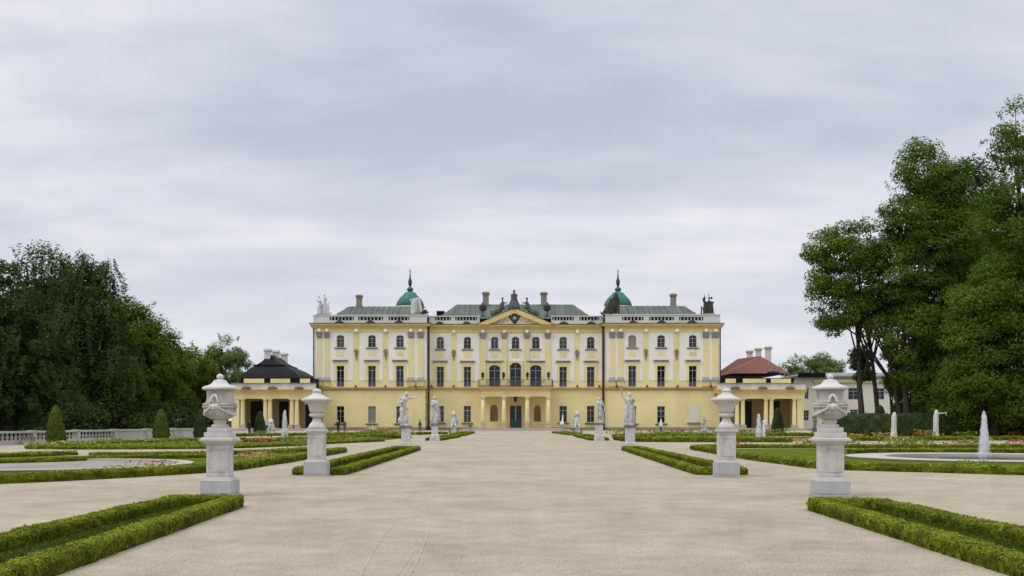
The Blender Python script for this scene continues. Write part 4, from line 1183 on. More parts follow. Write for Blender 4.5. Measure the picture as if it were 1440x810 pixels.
# =================================================================== FLOWERS
def flowers(pix, n, mats_w, spread, hgt, size, lab=None):
    """loose flower planting along a pixel line on the ground"""
    pts = resample(PX(*pix), .2)
    i = rng.integers(0, len(pts), n)
    # clumps
    ncl = max(2, n // 75); cl = rng.integers(0, len(pts), ncl); ci = rng.integers(0, ncl, n); i = np.clip(cl[ci] + rng.normal(0, 1.6, n).astype(int), 0, len(pts) - 1)
    C = np.zeros((n, 3)); C[:, :2] = pts[i] + rng.normal(0, spread, (n, 2)); hh = hgt * (0.7 + .6 * rng.random(ncl))[ci]
    C[:, 2] = hh * rng.beta(2.5, 1.3, n)
    Q = leaves(C, np.tile([0, -.5, .8], (n, 1)), size)
    names = [m for m, _ in mats_w]; w = np.array([x * (4.0 if m == 'flower_leaf' else 1.0) for m, x in mats_w], float); w /= w.sum()
    main = rng.choice(len(names), ncl, p=w)[ci]
    green = C[:, 2] < hh * .55
    mi = np.where(green, names.index('flower_leaf'), main)
    setp(quad_soup('flowers', Q, None, midx=mi, mats=names), kind='stuff')
FR, FO, FY, FL, FW = 'flower_red', 'flower_orange', 'flower_yellow', 'flower_leaf', 'flower_white'
flowers([(60, 631), (150, 629), (230, 627.6), (310, 626.6)], 900, [(FL, 5), (FY, 4), (FO, .7), (FR, .8)], .8, .32, .08)
flowers([(110, 625.6), (160, 623.6), (230, 621.6), (290, 620)], 500, [(FL, 4), (FY, 5), (FO, .6), (FR, .3)], .5, .30, .08)
flowers([(300, 628), (345, 627), (420, 624), (500, 620.4)], 500, [(FL, 3), (FO, 2), (FY, 1), (FR, 2)], .5, .45, .09)
flowers([(20, 676), (120, 671), (190, 667)], 260, [(FL, 4), (FO, .8), (FY, 1)], .25, .26, .03)
flowers([(205, 664), (240, 661.5)], 160, [(FL, 2), (FR, 2), (FO, 2)], .22, .34, .04)
flowers([(325, 657), (345, 655), (380, 648), (430, 640)], 420, [(FL, 2), (FO, 2.5), (FY, 1), (FR, .6)], .22, .36, .045)
flowers([(400, 632), (440, 630)], 160, [(FR, 3), (FO, 1), (FL, 2)], .3, .4, .06)
flowers([(536, 616.6), (565, 615.2)], 700, [(FO, 3), (FY, 3), (FL, 3), (FR, .7)], .9, .75, .11)
flowers([(350, 614), (440, 613), (540, 611.8)], 500, [(FL, 4), (FY, 2), (FO, 1)], .5, .45, .1)
flowers([(870, 613.6), (950, 613), (1030, 612.8), (1140, 612.8)], 1100, [(FL, 3.5), (FR, 2.2), (FO, 1.2), (FY, 1.2)], .6, .55, .11)
flowers([(880, 617), (960, 617.6), (1100, 618.4)], 900, [(FL, 4), (FR, 1.8), (FO, 1), (FY, 1)], .7, .5, .1)
flowers([(1010, 629.6), (1090, 629.2), (1200, 629)], 420, [(FR, 3), (FL, 2), (FO, .6)], .4, .42, .08)
flowers([(1200, 628), (1300, 627.6), (1440, 627.6)], 700, [(FL, 3), (FR, 2), (FY, 1.5), (FO, .8)], .5, .42, .08)
flowers([(1190, 618), (1260, 617.6), (1330, 617.4), (1430, 617)], 600, [(FL, 3), (FR, 2.4), (FO, 1), (FY, .8)], .5, .6, .1)
flowers([(1180, 658), (1260, 660), (1330, 661), (1420, 663)], 420, [(FL, 5), (FR, .8), (FY, 1.4)], .3, .28, .04)
flowers([(1110, 654.6), (1160, 657)], 130, [(FL, 4), (FO, .8), (FR, .4)], .2, .26, .035)

# loose pebbles on the gravel near the camera
n = 2600
yy = 9.5 + 22 * rng.random(n) ** 1.6; C = np.stack([rng.uniform(-.52, .52, n) * yy, yy, np.full(n, .004)], 1)
C = C[~(((C[:, 0] > -6.3) & (C[:, 0] < -4.3) & (C[:, 1] < 19.4)) | ((C[:, 0] < 6.6) & (C[:, 0] > 4.8) & (C[:, 1] < 18.8)))]
r_ = rng.uniform(.004, .009, (len(C), 1)); hh = np.array([0, 0, 1.0]) * r_ * .8; t = rng.uniform(0, 6.28, len(C)); a = np.stack([np.cos(t), np.sin(t), 0 * t], 1) * r_; b = np.stack([-np.sin(t), np.cos(t), 0 * t], 1) * r_ * .7
setp(quad_soup('pebbles', np.concatenate([np.stack([C - a, C - b, C + b + hh, C - a + hh * .6], 1), np.stack([C - b, C + a, C + a * .4 + hh, C + b + hh], 1), np.stack([C - a * .8 + hh, C - b * .8 + hh, C + a * .8 + hh, C + b * .8 + hh], 1)]), 'pebble'), kind='stuff')

# =================================================================== FOUNTAINS
def jet(parent, h, w, seed, top=.25, n=1500, split=False):
    """rising and falling water: a frothy core with many drops"""
    r_ = np.random.default_rng(seed)
    spec = []
    for k in range(11):
        f = k / 10; z = h * f
        rad = w * (1.0 - .62 * f ** .8) * (1 + .07 * r_.normal())
        spec.append(('e', (r_.normal(0, w * .08), r_.normal(0, w * .08), z * .97 + .05), (max(rad, .05), max(rad, .05), h * .12)))
    if split:
        for s in (-1, 1): spec.append(('c', (s * w * .2, 0, h * .72), w * .2, (s * w * .45, 0, h * 1.0), w * .12))
    core = fuse(spec, .035 if h < 4 else .05, 1)
    cq = np.array([[v.co[:] for v in f.verts] for f in core.faces if len(f.verts) == 4]); core.free()
    cq += r_.normal(0, .02 if h > 1.9 else .014, cq.shape)
    z = h * r_.beta(1.1, 1.6, n) * 1.03
    rad = w * (1.05 - .75 * z / h) * np.abs(r_.normal(.9, .35, n)) + .02
    a = r_.uniform(0, 2 * np.pi, n)
    C = np.stack([rad * np.cos(a), rad * np.sin(a), z], 1)
    t = np.stack([r_.normal(0, .12, n), r_.normal(0, .12, n), np.ones(n)], 1)
    sz = h * r_.uniform(.008, .03, (n, 1)); b = np.stack([np.cos(a + 1.57), np.sin(a + 1.57), 0 * a], 1) * .28
    Q = np.stack([C - t * sz, C - b * sz, C + t * sz, C + b * sz], 1)
    return quad_soup('water_jet', np.concatenate([cq, Q]), 'water_white', parent)
def basin(t, r, rim_h, rim_w, D_=0, inner='water_pool'):
    bm = bmesh.new()
    lathe(bm, 0, 0, [(r, 0.002), (r, rim_h * .7), (r + .05, rim_h * .72), (r + .05, rim_h), (r - rim_w, rim_h), (r - rim_w, rim_h - .1 if rim_h > .12 else .012)], 72)
    # open ring: remove the two caps
    for f in [f for f in bm.faces if len(f.verts) > 8]: bm.faces.remove(f)
    build('basin_rim', bm, 'basin_stone', t, world_co=False)
    bm = bmesh.new(); z = rim_h - .07 if rim_h > .12 else .014
    vs = [bm.verts.new(((r - rim_w + .005) * math.cos(2 * math.pi * k / 72), (r - rim_w + .005) * math.sin(2 * math.pi * k / 72), z)) for k in range(72)]
    bm.faces.new(vs); build('water', bm, inner, t, world_co=False)
GF = 'fountains of the parterre'
fx, fy = wx(1384, 43.0), 43.0
t = empty('fountain', (fx, fy, 0), 'large round stone fountain with the tallest white jet, right parterre', 'fountain', GF)
basin(t, 5.3, .09, 1.5)
j = jet(t, 1.62, .17, 3, n=3200, split=True); j.location.z = .12
t = empty('fountain', (-15.8, 36.0, 0), 'round pale stone fountain basin without a jet, left parterre', 'fountain', GF)
basin(t, 4.8, .09, .40, inner='basin_floor')
D = 80.0; t = empty('fountain', (wx(400.5, D), D, 0), 'far fountain with a pointed white jet before the left colonnade', 'fountain', GF)
basin(t, 1.7, .12, .3); j = jet(t, 2.06, .25, 5, n=1200); j.location.z = .02
D = 85.0; t = empty('fountain', (wx(1067, D), D, 0), 'far fountain with a blunt double jet before the right colonnade', 'fountain', GF)
basin(t, 1.7, .12, .3); j = jet(t, 1.85, .27, 6, n=1200); j.location.z = .02
j2 = quad_soup('water_jet', np.zeros((0, 4, 3)), 'water_white') if False else None
sp = [('c', (.42, 0, 0), .16, (.40, 0, 1.3), .09), ('e', (.42, 0, 1.45), (.16, .14, .10))]
build('water_jet', fuse(sp, .04, 1), 'water_white', t, world_co=False)

# =================================================================== URNS ON PEDESTALS
def slab(bm, hw, z0, z1, bev=0.0):
    if bev: frustum(bm, 0, 0, z0, z1, hw, hw, hw - bev, hw - bev)
    else: box(bm, -hw, hw, -hw, hw, z0, z1)
def bevel(bm, w=.008):
    bmesh.ops.bevel(bm, geom=list(bm.edges), offset=w, segments=2, affect='EDGES', clamp_overlap=True)
def pedestal(t, bw, bh, bch, sw, sh, cw, plinths, panel=True):
    """base block with chamfer, shaft with sunk panel, cornice, upper plinths"""
    bm = bmesh.new(); slab(bm, bw, 0, .05); bevel(bm, .006)
    b2 = bmesh.new(); slab(b2, bw - .012, .052, bh - bch); bevel(b2, .012)
    me = bpy.data.meshes.new('x'); b2.to_mesh(me); b2.free(); bm.from_mesh(me)
    frustum(bm, 0, 0, bh - bch + .001, bh, bw - .02, bw - .02, sw + .02, sw + .02)
    build('pedestal_base', bm, 'stone_base', t, world_co=False)
    bm = bmesh.new(); slab(bm, sw, bh + .001, sh); bevel(bm, .008)
    if panel:
        m = sw * .78
        zz0, zz1 = bh + .10, sh - .10
        for a in range(4):
            M = Matrix.Rotation(a * math.pi / 2, 4, 'Z')
            pb = bmesh.new()
            for (x0, x1, z0, z1) in ((-m, m, zz0, zz0 + .016), (-m, m, zz1 - .016, zz1), (-m, -m + .016, zz0 + .017, zz1 - .017), (m - .016, m, zz0 + .017, zz1 - .017)):
                box(pb, x0, x1, -sw - .010, -sw + .004, z0, z1)
            bmesh.ops.transform(pb, matrix=M, verts=pb.verts)
            mm = bpy.data.meshes.new('x'); pb.to_mesh(mm); pb.free(); bm.from_mesh(mm)
    build('pedestal_shaft', bm, 'stone_white', t, world_co=False)
    bm = bmesh.new()
    frustum(bm, 0, 0, sh + .001, sh + .05, sw + .01, sw + .01, cw - .05, cw - .05); slab(bm, cw - .03, sh + .051, sh + .072); slab(bm, cw, sh + .073, sh + .115)
    frustum(bm, 0, 0, sh + .116, sh + .14, cw - .01, cw - .01, cw - .06, cw - .06)
    z = sh + .141
    for hw, hh in plinths:
        p = bmesh.new(); slab(p, hw, z, z + hh); bevel(p, .01); mm = bpy.data.meshes.new('x'); p.to_mesh(mm); p.free(); bm.from_mesh(mm); z += hh + .001
    build('pedestal_cornice', bm, 'stone_pale', t, world_co=False)
    return z
def urn_lidded():
    t = empty('garden_urn', (0, 0, 0), 'x', 'urn', 'stone urns on pedestals')
    z = pedestal(t, .335, .40, .09, .222, 1.06, .335, [(.262, .105), (.212, .10)])
    z0 = z
    bm = bmesh.new()
    lathe(bm, 0, 0, [(.172, z0), (.176, z0 + .02), (.165, z0 + .05), (.125, z0 + .065), (.118, z0 + .085), (.135, z0 + .10), (.14, z0 + .125), (.125, z0 + .145), (.12, z0 + .16)], 36); build('foot', bm, 'stone_pale', t, world_co=False, smooth=True)
    bm = bmesh.new(); zb = z0 + .155
    prof = [(.125, zb), (.20, zb + .02), (.262, zb + .06), (.302, zb + .115), (.322, zb + .18), (.328, zb + .235)]
    lathe(bm, 0, 0, prof, 64, mod=lambda a, r, z_: r * (1 + .055 * (abs(math.sin(a * 9)) - .4) * (1 if z_ < zb + .21 else .3)))
    lathe(bm, 0, 0, [(.329, zb + .236), (.352, zb + .245), (.356, zb + .268), (.326, zb + .282), (.344, zb + .298), (.350, zb + .322), (.318, zb + .34)], 64)
    lathe(bm, 0, 0, [(.316, zb + .341), (.282, zb + .365), (.268, zb + .42), (.266, zb + .50), (.270, zb + .56), (.280, zb + .605)], 64)
    bw = build('bowl', bm, 'stone_weathered', t, world_co=False, smooth=True)
    zl = zb + .606
    bm = bmesh.new()
    lathe(bm, 0, 0, [(.262, zl), (.32, zl + .002), (.350, zl + .014), (.356, zl + .040), (.345, zl + .062), (.30, zl + .080), (.235, zl + .100), (.185, zl + .125), (.150, zl + .160), (.132, zl + .190), (.120, zl + .205), (.07, zl + .215), (.055, zl + .225)], 144,
          mod=lambda a, r, z_: r * (1 + (.030 * (abs(math.sin(a * 11)) - .5) * 1.6 if r > .28 else .012 * math.sin(a * 20) if r > .13 else 0)))
    lid = build('lid', bm, 'stone_pale', t, world_co=False, smooth=True)
    bm = bmesh.new(); ball(bm, (0, 0, zl + .275), (.072, .072, .062), 20); build('finial', bm, 'stone_pale', lid, world_co=False, smooth=True)
    # two scroll handles carrying masks, drapery festoons between them
    for s in (0, 1):
        a0 = R(-62) + s * math.pi
        d = Vector((math.cos(a0), math.sin(a0), 0)); tn = Vector((-d.y, d.x, 0))
        bm = bmesh.new()
        for q in (-1, 1):
            pts = [d * .325 + tn * q * .085 + Vector((0, 0, zb + .30)), d * .345 + tn * q * .075 + Vector((0, 0, zb + .38)), d * .325 + tn * q * .05 + Vector((0, 0, zb + .455)), d * .30 + tn * q * .015 + Vector((0, 0, zb + .50))]
            tube(bm, pts, [.024, .026, .024, .03], 10)
        ball(bm, d * .285 + Vector((0, 0, zb + .505)), (.045, .045, .035), 10)
        build('handle', bm, 'stone_pale', bw, world_co=False, smooth=True)
        sp = [('e', d * .35 + Vector((0, 0, zb + .265)), (.045, .045, .068)), ('e', d * .393 + Vector((0, 0, zb + .262)), (.016, .016, .026)), ('e', d * .372 + Vector((0, 0, zb + .225)), (.026, .026, .016))]
        for q in (-1, 1):
            sp += [('e', d * .35 + tn * q * .06 + Vector((0, 0, zb + .275)), (.035, .035, .04)), ('c', d * .33 + tn * q * .09 + Vector((0, 0, zb + .30)), .025, d * .34 + tn * q * .05 + Vector((0, 0, zb + .21)), .02)]
        build('mask', fuse(sp, .010, 1), 'stone_pale', bw, world_co=False, smooth=True)
        sp = []
        for k in range(31):
            f = k / 30; a = a0 + R(14) + f * R(152)
            sag = .15 * math.sin(math.pi * f) ** .8
            rr = 0
            zz_ = zb + .25 - sag * .95
            # keep on the bowl's skin
            zr = [p for p in prof]; rb = np.interp(zz_, [p[1] for p in zr], [p[0] for p in zr])
            rr = rb + .012
            sp.append(('e', (rr * math.cos(a), rr * math.sin(a), zz_), (.026, .026, .022 + .014 * math.sin(math.pi * f) + .006 * math.sin(k * 2.4))))
        build('festoon', fuse(sp, .011, 1), 'stone_pale', bw, world_co=False, smooth=True)
    return t
def urn_horned():
    t = empty('garden_urn', (0, 0, 0), 'x', 'urn', 'stone urns on pedestals')
    z = pedestal(t, .325, .47, .08, .222, 1.17, .275, [(.245, .03)])
    bm = bmesh.new(); z0 = z
    lathe(bm, 0, 0, [(.235, z0), (.24, z0 + .03), (.215, z0 + .06), (.20, z0 + .10), (.165, z0 + .135), (.125, z0 + .19), (.112, z0 + .24), (.108, z0 + .29)], 36); build('foot', bm, 'stone_pale', t, world_co=False, smooth=True)
    bm = bmesh.new(); z1 = z0 + .291
    sq = lambda a: 1 / max(abs(math.cos(a)), abs(math.sin(a)))
    lathe(bm, 0, 0, [(.12, z1), (.185, z1 + .02), (.212, z1 + .045), (.215, z1 + .085), (.175, z1 + .10), (.172, z1 + .115), (.19, z1 + .12)], 48)
    zb = z1 + .121
    lathe(bm, 0, 0, [(.185, zb), (.205, zb + .08), (.225, zb + .18), (.25, zb + .25), (.31, zb + .300), (.385, zb + .325), (.425, zb + .345), (.430, zb + .38)], 64,
          mod=lambda a, r, z_: r * (1 + (.05 * math.cos(4 * a) * max(0, (z_ - zb) / .38))))
    bw = build('bowl', bm, 'stone_pale', t, world_co=False, smooth=True)
    bm = bmesh.new(); zl = zb + .381
    lathe(bm, 0, 0, [(.42, zl), (.385, zl + .018), (.30, zl + .045), (.225, zl + .08), (.17, zl + .12), (.13, zl + .155), (.118, zl + .18), (.115, zl + .195)], 64, mod=lambda a, r, z_: r * (1 + .05 * math.cos(4 * a) * max(0, 1 - (z_ - zl) / .1)))
    lid = build('lid', bm, 'stone_pale', t, world_co=False, smooth=True)
    bm = bmesh.new(); zf = zl + .196; lathe(bm, 0, 0, [(.095, zf), (.128, zf + .012), (.13, zf + .03), (.11, zf + .06), (.07, zf + .085), (.03, zf + .10), (.001, zf + .105)], 28); build('finial', bm, 'stone_pale', lid, world_co=False, smooth=True)
    for k in range(4):
        a = k * math.pi / 2 + R(12); d = Vector((math.cos(a), math.sin(a), 0)); sp = []
        c0 = d * .275 + Vector((0, 0, zb + .285))
        tn = Vector((-d.y, d.x, 0))
        for i in range(12):
            f = i / 11; an = f * 5.2; rad = .085 * (1 - .65 * f)
            sp.append(('e', c0 + d * .035 + tn * (rad * math.cos(an)) + Vector((0, 0, rad * math.sin(an))), (.026, .026, .026)))
        build('volute', fuse(sp, .011, 1), 'stone_pale', bw, world_co=False, smooth=True)
    return t
ua = urn_lidded(); ub = urn_horned()
ub2 = copy_tree(ub); ua2 = copy_tree(ua)
def place(o, px, py, lab, rot=0.0, dy=.33):
    x, y = G(px, py)
    o.location = (x * (y + dy) / y, y + dy, 0); o['label'] = lab
    for ch in o.children:                     # the pedestal keeps facing the avenue, the urn is turned on it
        if not ch.name.startswith('pedestal'): ch.rotation_euler = (0, 0, rot)
place(ua, 309.5, 698.4, 'lidded stone urn with mask handles on a pedestal, dark trees and conical yews behind it', R(-33))
place(ua2, 1167.5, 699.0, 'lidded stone urn with mask handles on a pedestal, in front of the cream building', R(-36))
place(ub, 445.6, 670.0, 'horned stone urn on a pedestal, between the left colonnade and the palace', R(-1))
place(ub2, 1021.4, 671.0, 'horned stone urn on a pedestal, between the palace and the right colonnade', R(2))

# =================================================================== FIGURES
def figure(H_, sway=0.0, la=None, ra=None, robe=True, twist=0.0, head=(0, 0), stride=0.0, cape=False, seed=0):
    """standing human figure of height H_, feet at the origin, facing -Y: list for fuse()"""
    r_ = random.Random(seed)
    h = H_; s = sway * h
    ct, st = math.cos(twist), math.sin(twist)
    def p(x, y, z):
        x += s * math.sin(min(z, .9) * 3.2)
        return Vector(((x * ct - y * st) * h, (x * st + y * ct) * h, z * h))
    sp = []
    hx, hy = head
    sp += [('e', p(hx, hy - .006, .935), (.060 * h, .068 * h, .078 * h)), ('e', p(hx, hy - .07, .925), (.014 * h, .020 * h, .018 * h)), ('c', p(hx * .5, hy * .5, .87), .030 * h, p(0, 0, .82), .034 * h),
           ('c', p(-.095, .0, .805), .045 * h, p(.095, .0, .805), .045 * h), ('e', p(0, -.006, .73), (.108 * h, .07 * h, .105 * h)), ('e', p(0, 0, .62), (.085 * h, .062 * h, .08 * h)), ('e', p(0, 0, .53), (.10 * h, .075 * h, .08 * h))]
    for q in (-1, 1):
        kx = q * .055; st_ = q * stride
        sp += [('c', p(q * .05, 0, .50), .062 * h, p(kx, -.02 - st_ * .6, .28), .045 * h), ('c', p(kx, -.02 - st_ * .6, .28), .044 * h, p(kx, .0 - st_, .045), .027 * h), ('c', p(kx, .01 - st_, .022), .024 * h, p(kx * 1.15, -.085 - st_, .018), .02 * h)]
    for q, arm in ((-1, la), (1, ra)):
        e, w = arm if arm else ((q * .17, .01, .62), (q * .15, -.05, .47))
        sp += [('c', p(q * .115, 0, .80), .036 * h, p(*e), .029 * h), ('c', p(*e), .029 * h, p(*w), .02 * h), ('e', p(w[0] * 1.04, w[1] * 1.04 - .004, w[2] + (.03 if w[2] > e[2] else -.03)), (.020 * h, .022 * h, .032 * h))]
    if robe:
        sp.append(('c', p(0, 0, .56), .080 * h, p(0, .012, .10), .080 * h))
        for k in range(9):
            a = k * .7 + r_.random() * .4
            sp.append(('c', p(.075 * math.cos(a), .062 * math.sin(a), .60 - .1 * r_.random()), .018 * h, p(.098 * math.cos(a + .25), .088 * math.sin(a + .25), .03), .028 * h))
        sp += [('c', p(-.11, -.03, .80), .035 * h, p(.10, -.07, .50), .05 * h), ('c', p(.10, -.07, .50), .045 * h, p(.06, -.09, .16), .03 * h)]
    if cape:
        for k in range(5):
            x = -.10 + .05 * k
            sp.append(('c', p(x, .06, .80), .035 * h, p(x * 1.5, .11, .12), .045 * h))
    return sp
def shift(sp, v):
    v = Vector(v); o = []
    for s in sp:
        if s[0] == 'c': o.append(('c', Vector(s[1]) + v, s[2], Vector(s[3]) + v, s[4]))
        else: o.append((s[0], Vector(s[1]) + v, s[2]))
    return o
def statue_pedestal(t, hb, hs, hc, ztop, bh=.12, m='stone_white'):
    bm = bmesh.new(); slab(bm, hb, 0, bh * .5); slab(bm, hb - .04, bh * .5 + .001, bh); frustum(bm, 0, 0, bh + .001, bh + .1, hb - .05, hb - .05, hs, hs)
    build('pedestal_base', bm, m, t, world_co=False)
    bm = bmesh.new(); slab(bm, hs, bh + .101, ztop - .17); bevel(bm, .012); build('pedestal_shaft', bm, m, t, world_co=False)
    bm = bmesh.new(); frustum(bm, 0, 0, ztop - .169, ztop - .1, hs, hs, hc, hc); slab(bm, hc, ztop - .099, ztop - .03); slab(bm, hc - .03, ztop - .029, ztop); build('pedestal_cornice', bm, 'statue_grey' if m != 'statue_white' else m, t, world_co=False)
GS = 'pale statues on pedestals along the avenue'
# left dancer with outstretched arm holding a garland
D = 66.4; k = D / F
t = empty('statue', (wx(571, D), D, 0), 'white statue with an arm stretched out to the right, swaying on a tall pedestal', 'statue', GS)
statue_pedestal(t, .34, .27, .36, 1.22)
sp = figure(2.12, sway=-.03, la=((-.16, -.05, .66), (-.05, -.12, .70)), ra=((.27, -.04, .83), (.44, -.06, .86)), twist=.3, head=(.05, -.02), seed=2)
sp += [('c', (.92, -.1, 1.86), .03, (1.12, -.1, 1.84), .02), ('c', (.98, -.1, 1.84), .02, (.98, -.1, 1.58), .03), ('c', (.98, -.1, 1.58), .035, (.62, -.1, 1.50), .03), ('c', (.62, -.1, 1.50), .03, (.30, -.08, 1.62), .03)]
sp += [('c', (-.1, .1, 0.02), .2, (-.22, .12, .62), .14), ('e', (-.32, 0, .35), (.14, .12, .2)), ('c', (.1, .05, .02), .16, (.05, .05, .5), .14), ('e', (0, 0, .04), (.34, .3, .06))]
build('figure', shift(sp, (-.05, 0, 1.2)) and fuse(shift(sp, (-.05, 0, 1.2)), .035, 3), 'statue_white', t, world_co=False, smooth=True)
# right statue with raised arm
D = 66.8
t = empty('statue', (wx(886, D), D, 0), 'white draped statue with its right hand raised above the head, on a tall pedestal', 'statue', GS)
statue_pedestal(t, .36, .28, .37, 1.26)
sp = figure(2.05, sway=-.02, la=((-.20, -.02, .86), (-.24, -.03, 1.06)), ra=((.19, .02, .72), (.14, -.07, .80)), twist=-.2, head=(.01, -.01), seed=4, cape=True)
sp += [('c', (-.5, -.05, 2.1), .05, (-.52, -.05, 2.32), .03), ('e', (0, 0, .04), (.32, .28, .06))]
build('figure', fuse(shift(sp, (-.02, 0, 1.24)), .035, 3), 'statue_white', t, world_co=False, smooth=True)
# slender ones further on
D = 80.2
t = empty('statue', (wx(611.5, D), D, 0), 'slender white statue wrapped in its cloak on a stepped pedestal, left of the avenue', 'statue', GS)
statue_pedestal(t, .37, .235, .28, 1.30, bh=.42)
sp = figure(2.1, sway=.01, la=((-.14, -.06, .66), (.02, -.11, .70)), ra=((.14, -.04, .64), (.0, -.11, .60)), seed=6, cape=True); sp.append(('e', (0, 0, .04), (.27, .24, .06)))
build('figure', fuse(shift(sp, (0, 0, 1.28)), .035, 3), 'statue_white', t, world_co=False, smooth=True)
D = 80.6
t = empty('statue', (wx(842.5, D), D, 0), 'slender grey-white statue leaning on a tree stump, right of the avenue', 'statue', GS)
statue_pedestal(t, .37, .28, .30, 1.36, bh=.42)
sp = figure(1.95, sway=.02, la=((-.15, -.05, .63), (-.04, -.12, .56)), ra=((.16, .0, .62), (.17, -.04, .46)), seed=8, robe=False)
sp += [('c', (.22, .08, .02), .17, (.24, .08, .88), .12), ('c', (-.1, -.05, 1.0), .1, (.1, -.05, .55), .13), ('e', (0, 0, .04), (.3, .26, .06))]
build('figure', fuse(shift(sp, (0, 0, 1.34)), .035, 3), 'statue_white', t, world_co=False, smooth=True)
# sphinxes before the porch
def sphinx(px, D, flip, lab):
    t = empty('statue', (wx(px, D), D, 0), lab, 'statue', 'stone sphinxes before the porch')
    s = -1 if flip else 1
    bm = bmesh.new(); slab_ = lambda a, b, z0, z1: box(bm, -a, a, -b, b, z0, z1)
    slab_(.48, .85, 0, .10); slab_(.40, .78, .101, .72); slab_(.5, .88, .721, .80); build('pedestal', bm, 'stone_white', t, world_co=False)
    for q in (-1, 1):
        bm = bmesh.new(); lathe(bm, q * .43, -.72, [(.12, .1), (.16, .2), (.08, .45), (.13, .62), (.15, .72)], 10); build('scroll_bracket', bm, 'statue_grey', t, world_co=False)
    sp = [('e', (0, .1, 1.15), (.34, .68, .34)), ('e', (0, -.35, 1.45), (.30, .28, .48)), ('e', (0, -.42, 1.62), (.26, .2, .2)), ('c', (0, -.42, 1.8), .12, (0, -.44, 2.1), .11), ('e', (0, -.46, 2.25), (.19, .2, .24)), ('e', (0, -.38, 2.36), (.25, .24, .2)),
          ('c', (-.2, -.36, 2.3), .1, (-.26, -.34, 1.9), .09), ('c', (.2, -.36, 2.3), .1, (.26, -.34, 1.9), .09), ('e', (0, -.66, 2.2), (.03, .04, .05)),
          ('c', (-.18, -.45, 1.25), .13, (-.2, -.62, .9), .1), ('c', (.18, -.45, 1.25), .13, (.2, -.62, .9), .1), ('c', (-.2, -.6, .87), .09, (-.2, -.8, .86), .08), ('c', (.2, -.6, .87), .09, (.2, -.8, .86), .08),
          ('e', (0, .55, 1.08), (.34, .3, .28)), ('e', (s * .42, .0, 1.35), (.16, .16, .2)), ('e', (s * .46, -.05, 1.62), (.12, .12, .13)), ('c', (s * .42, 0, 1.3), .09, (s * .55, -.1, 1.0), .07), ('c', (s * .4, 0, 1.45), .06, (s * .2, -.2, 1.6), .05)]
    build('figure', fuse(sp, .04, 2), 'statue_white', t, world_co=False, smooth=True)
sphinx(638.3, 122, False, 'white stone sphinx with a putto on its back, left of the porch')
sphinx(811.3, 118, True, 'white stone sphinx with a putto on its back, right of the porch')
# little vases at the end of the avenue
def small_vase(px, D, lab, wet):
    t = empty('fountain' if wet else 'stone_vase', (wx(px, D), D, 0), lab, 'fountain' if wet else 'vase')
    bm = bmesh.new(); slab(bm, .30, 0, .08); slab(bm, .22, .081, .46); slab(bm, .28, .461, .52); build('pedestal', bm, 'stone_white', t, world_co=False)
    bm = bmesh.new(); lathe(bm, 0, 0, [(.16, .521), (.08, .6), (.07, .68), (.22, .85), (.3, .98), (.33, 1.02), (.28, 1.04), (.2, 1.0)], 20); build('bowl', bm, 'statue_grey' if not wet else 'stone_white', t, world_co=False, smooth=True)
    if wet:
        sp = [('c', (0, 0, 1.0), .20, (0.02, 0, 1.6), .12), ('c', (.02, 0, 1.6), .12, (.06, 0, 2.3), .05), ('e', (-.1, 0, 1.2), (.22, .2, .2))]
        build('water_jet', fuse(sp, .04, 1), 'water_white', t, world_co=False)
small_vase(661.4, 130, 'small stone vase on a short pedestal just left of the porch', False)
small_vase(790.8, 130, 'small pedestal fountain with a thin pointed jet just right of the porch', True)
D = 132.0
t = empty('fountain', (wx(929.5, D), D, 0), 'tiny fountain plume below a window of the right palace wing', 'fountain')
bm = bmesh.new(); lathe(bm, 0, 0, [(.9, 0), (.9, .14), (.95, .15), (.95, .2), (.7, .2), (.7, .1)], 24); build('basin_rim', bm, 'basin_stone', t, world_co=False)
bm = bmesh.new(); lathe(bm, 0, 0, [(.16, .101), (.1, .4), (.12, .8), (.2, .9), (.06, .95)], 12); build('spout', bm, 'statue_dark', t, world_co=False, smooth=True)
build('water_jet', fuse([('c', (0, 0, .9), .24, (0, 0, 1.4), .12), ('c', (0, 0, 1.4), .12, (0, 0, 1.75), .04)], .05, 1), 'water_white', t, world_co=False)
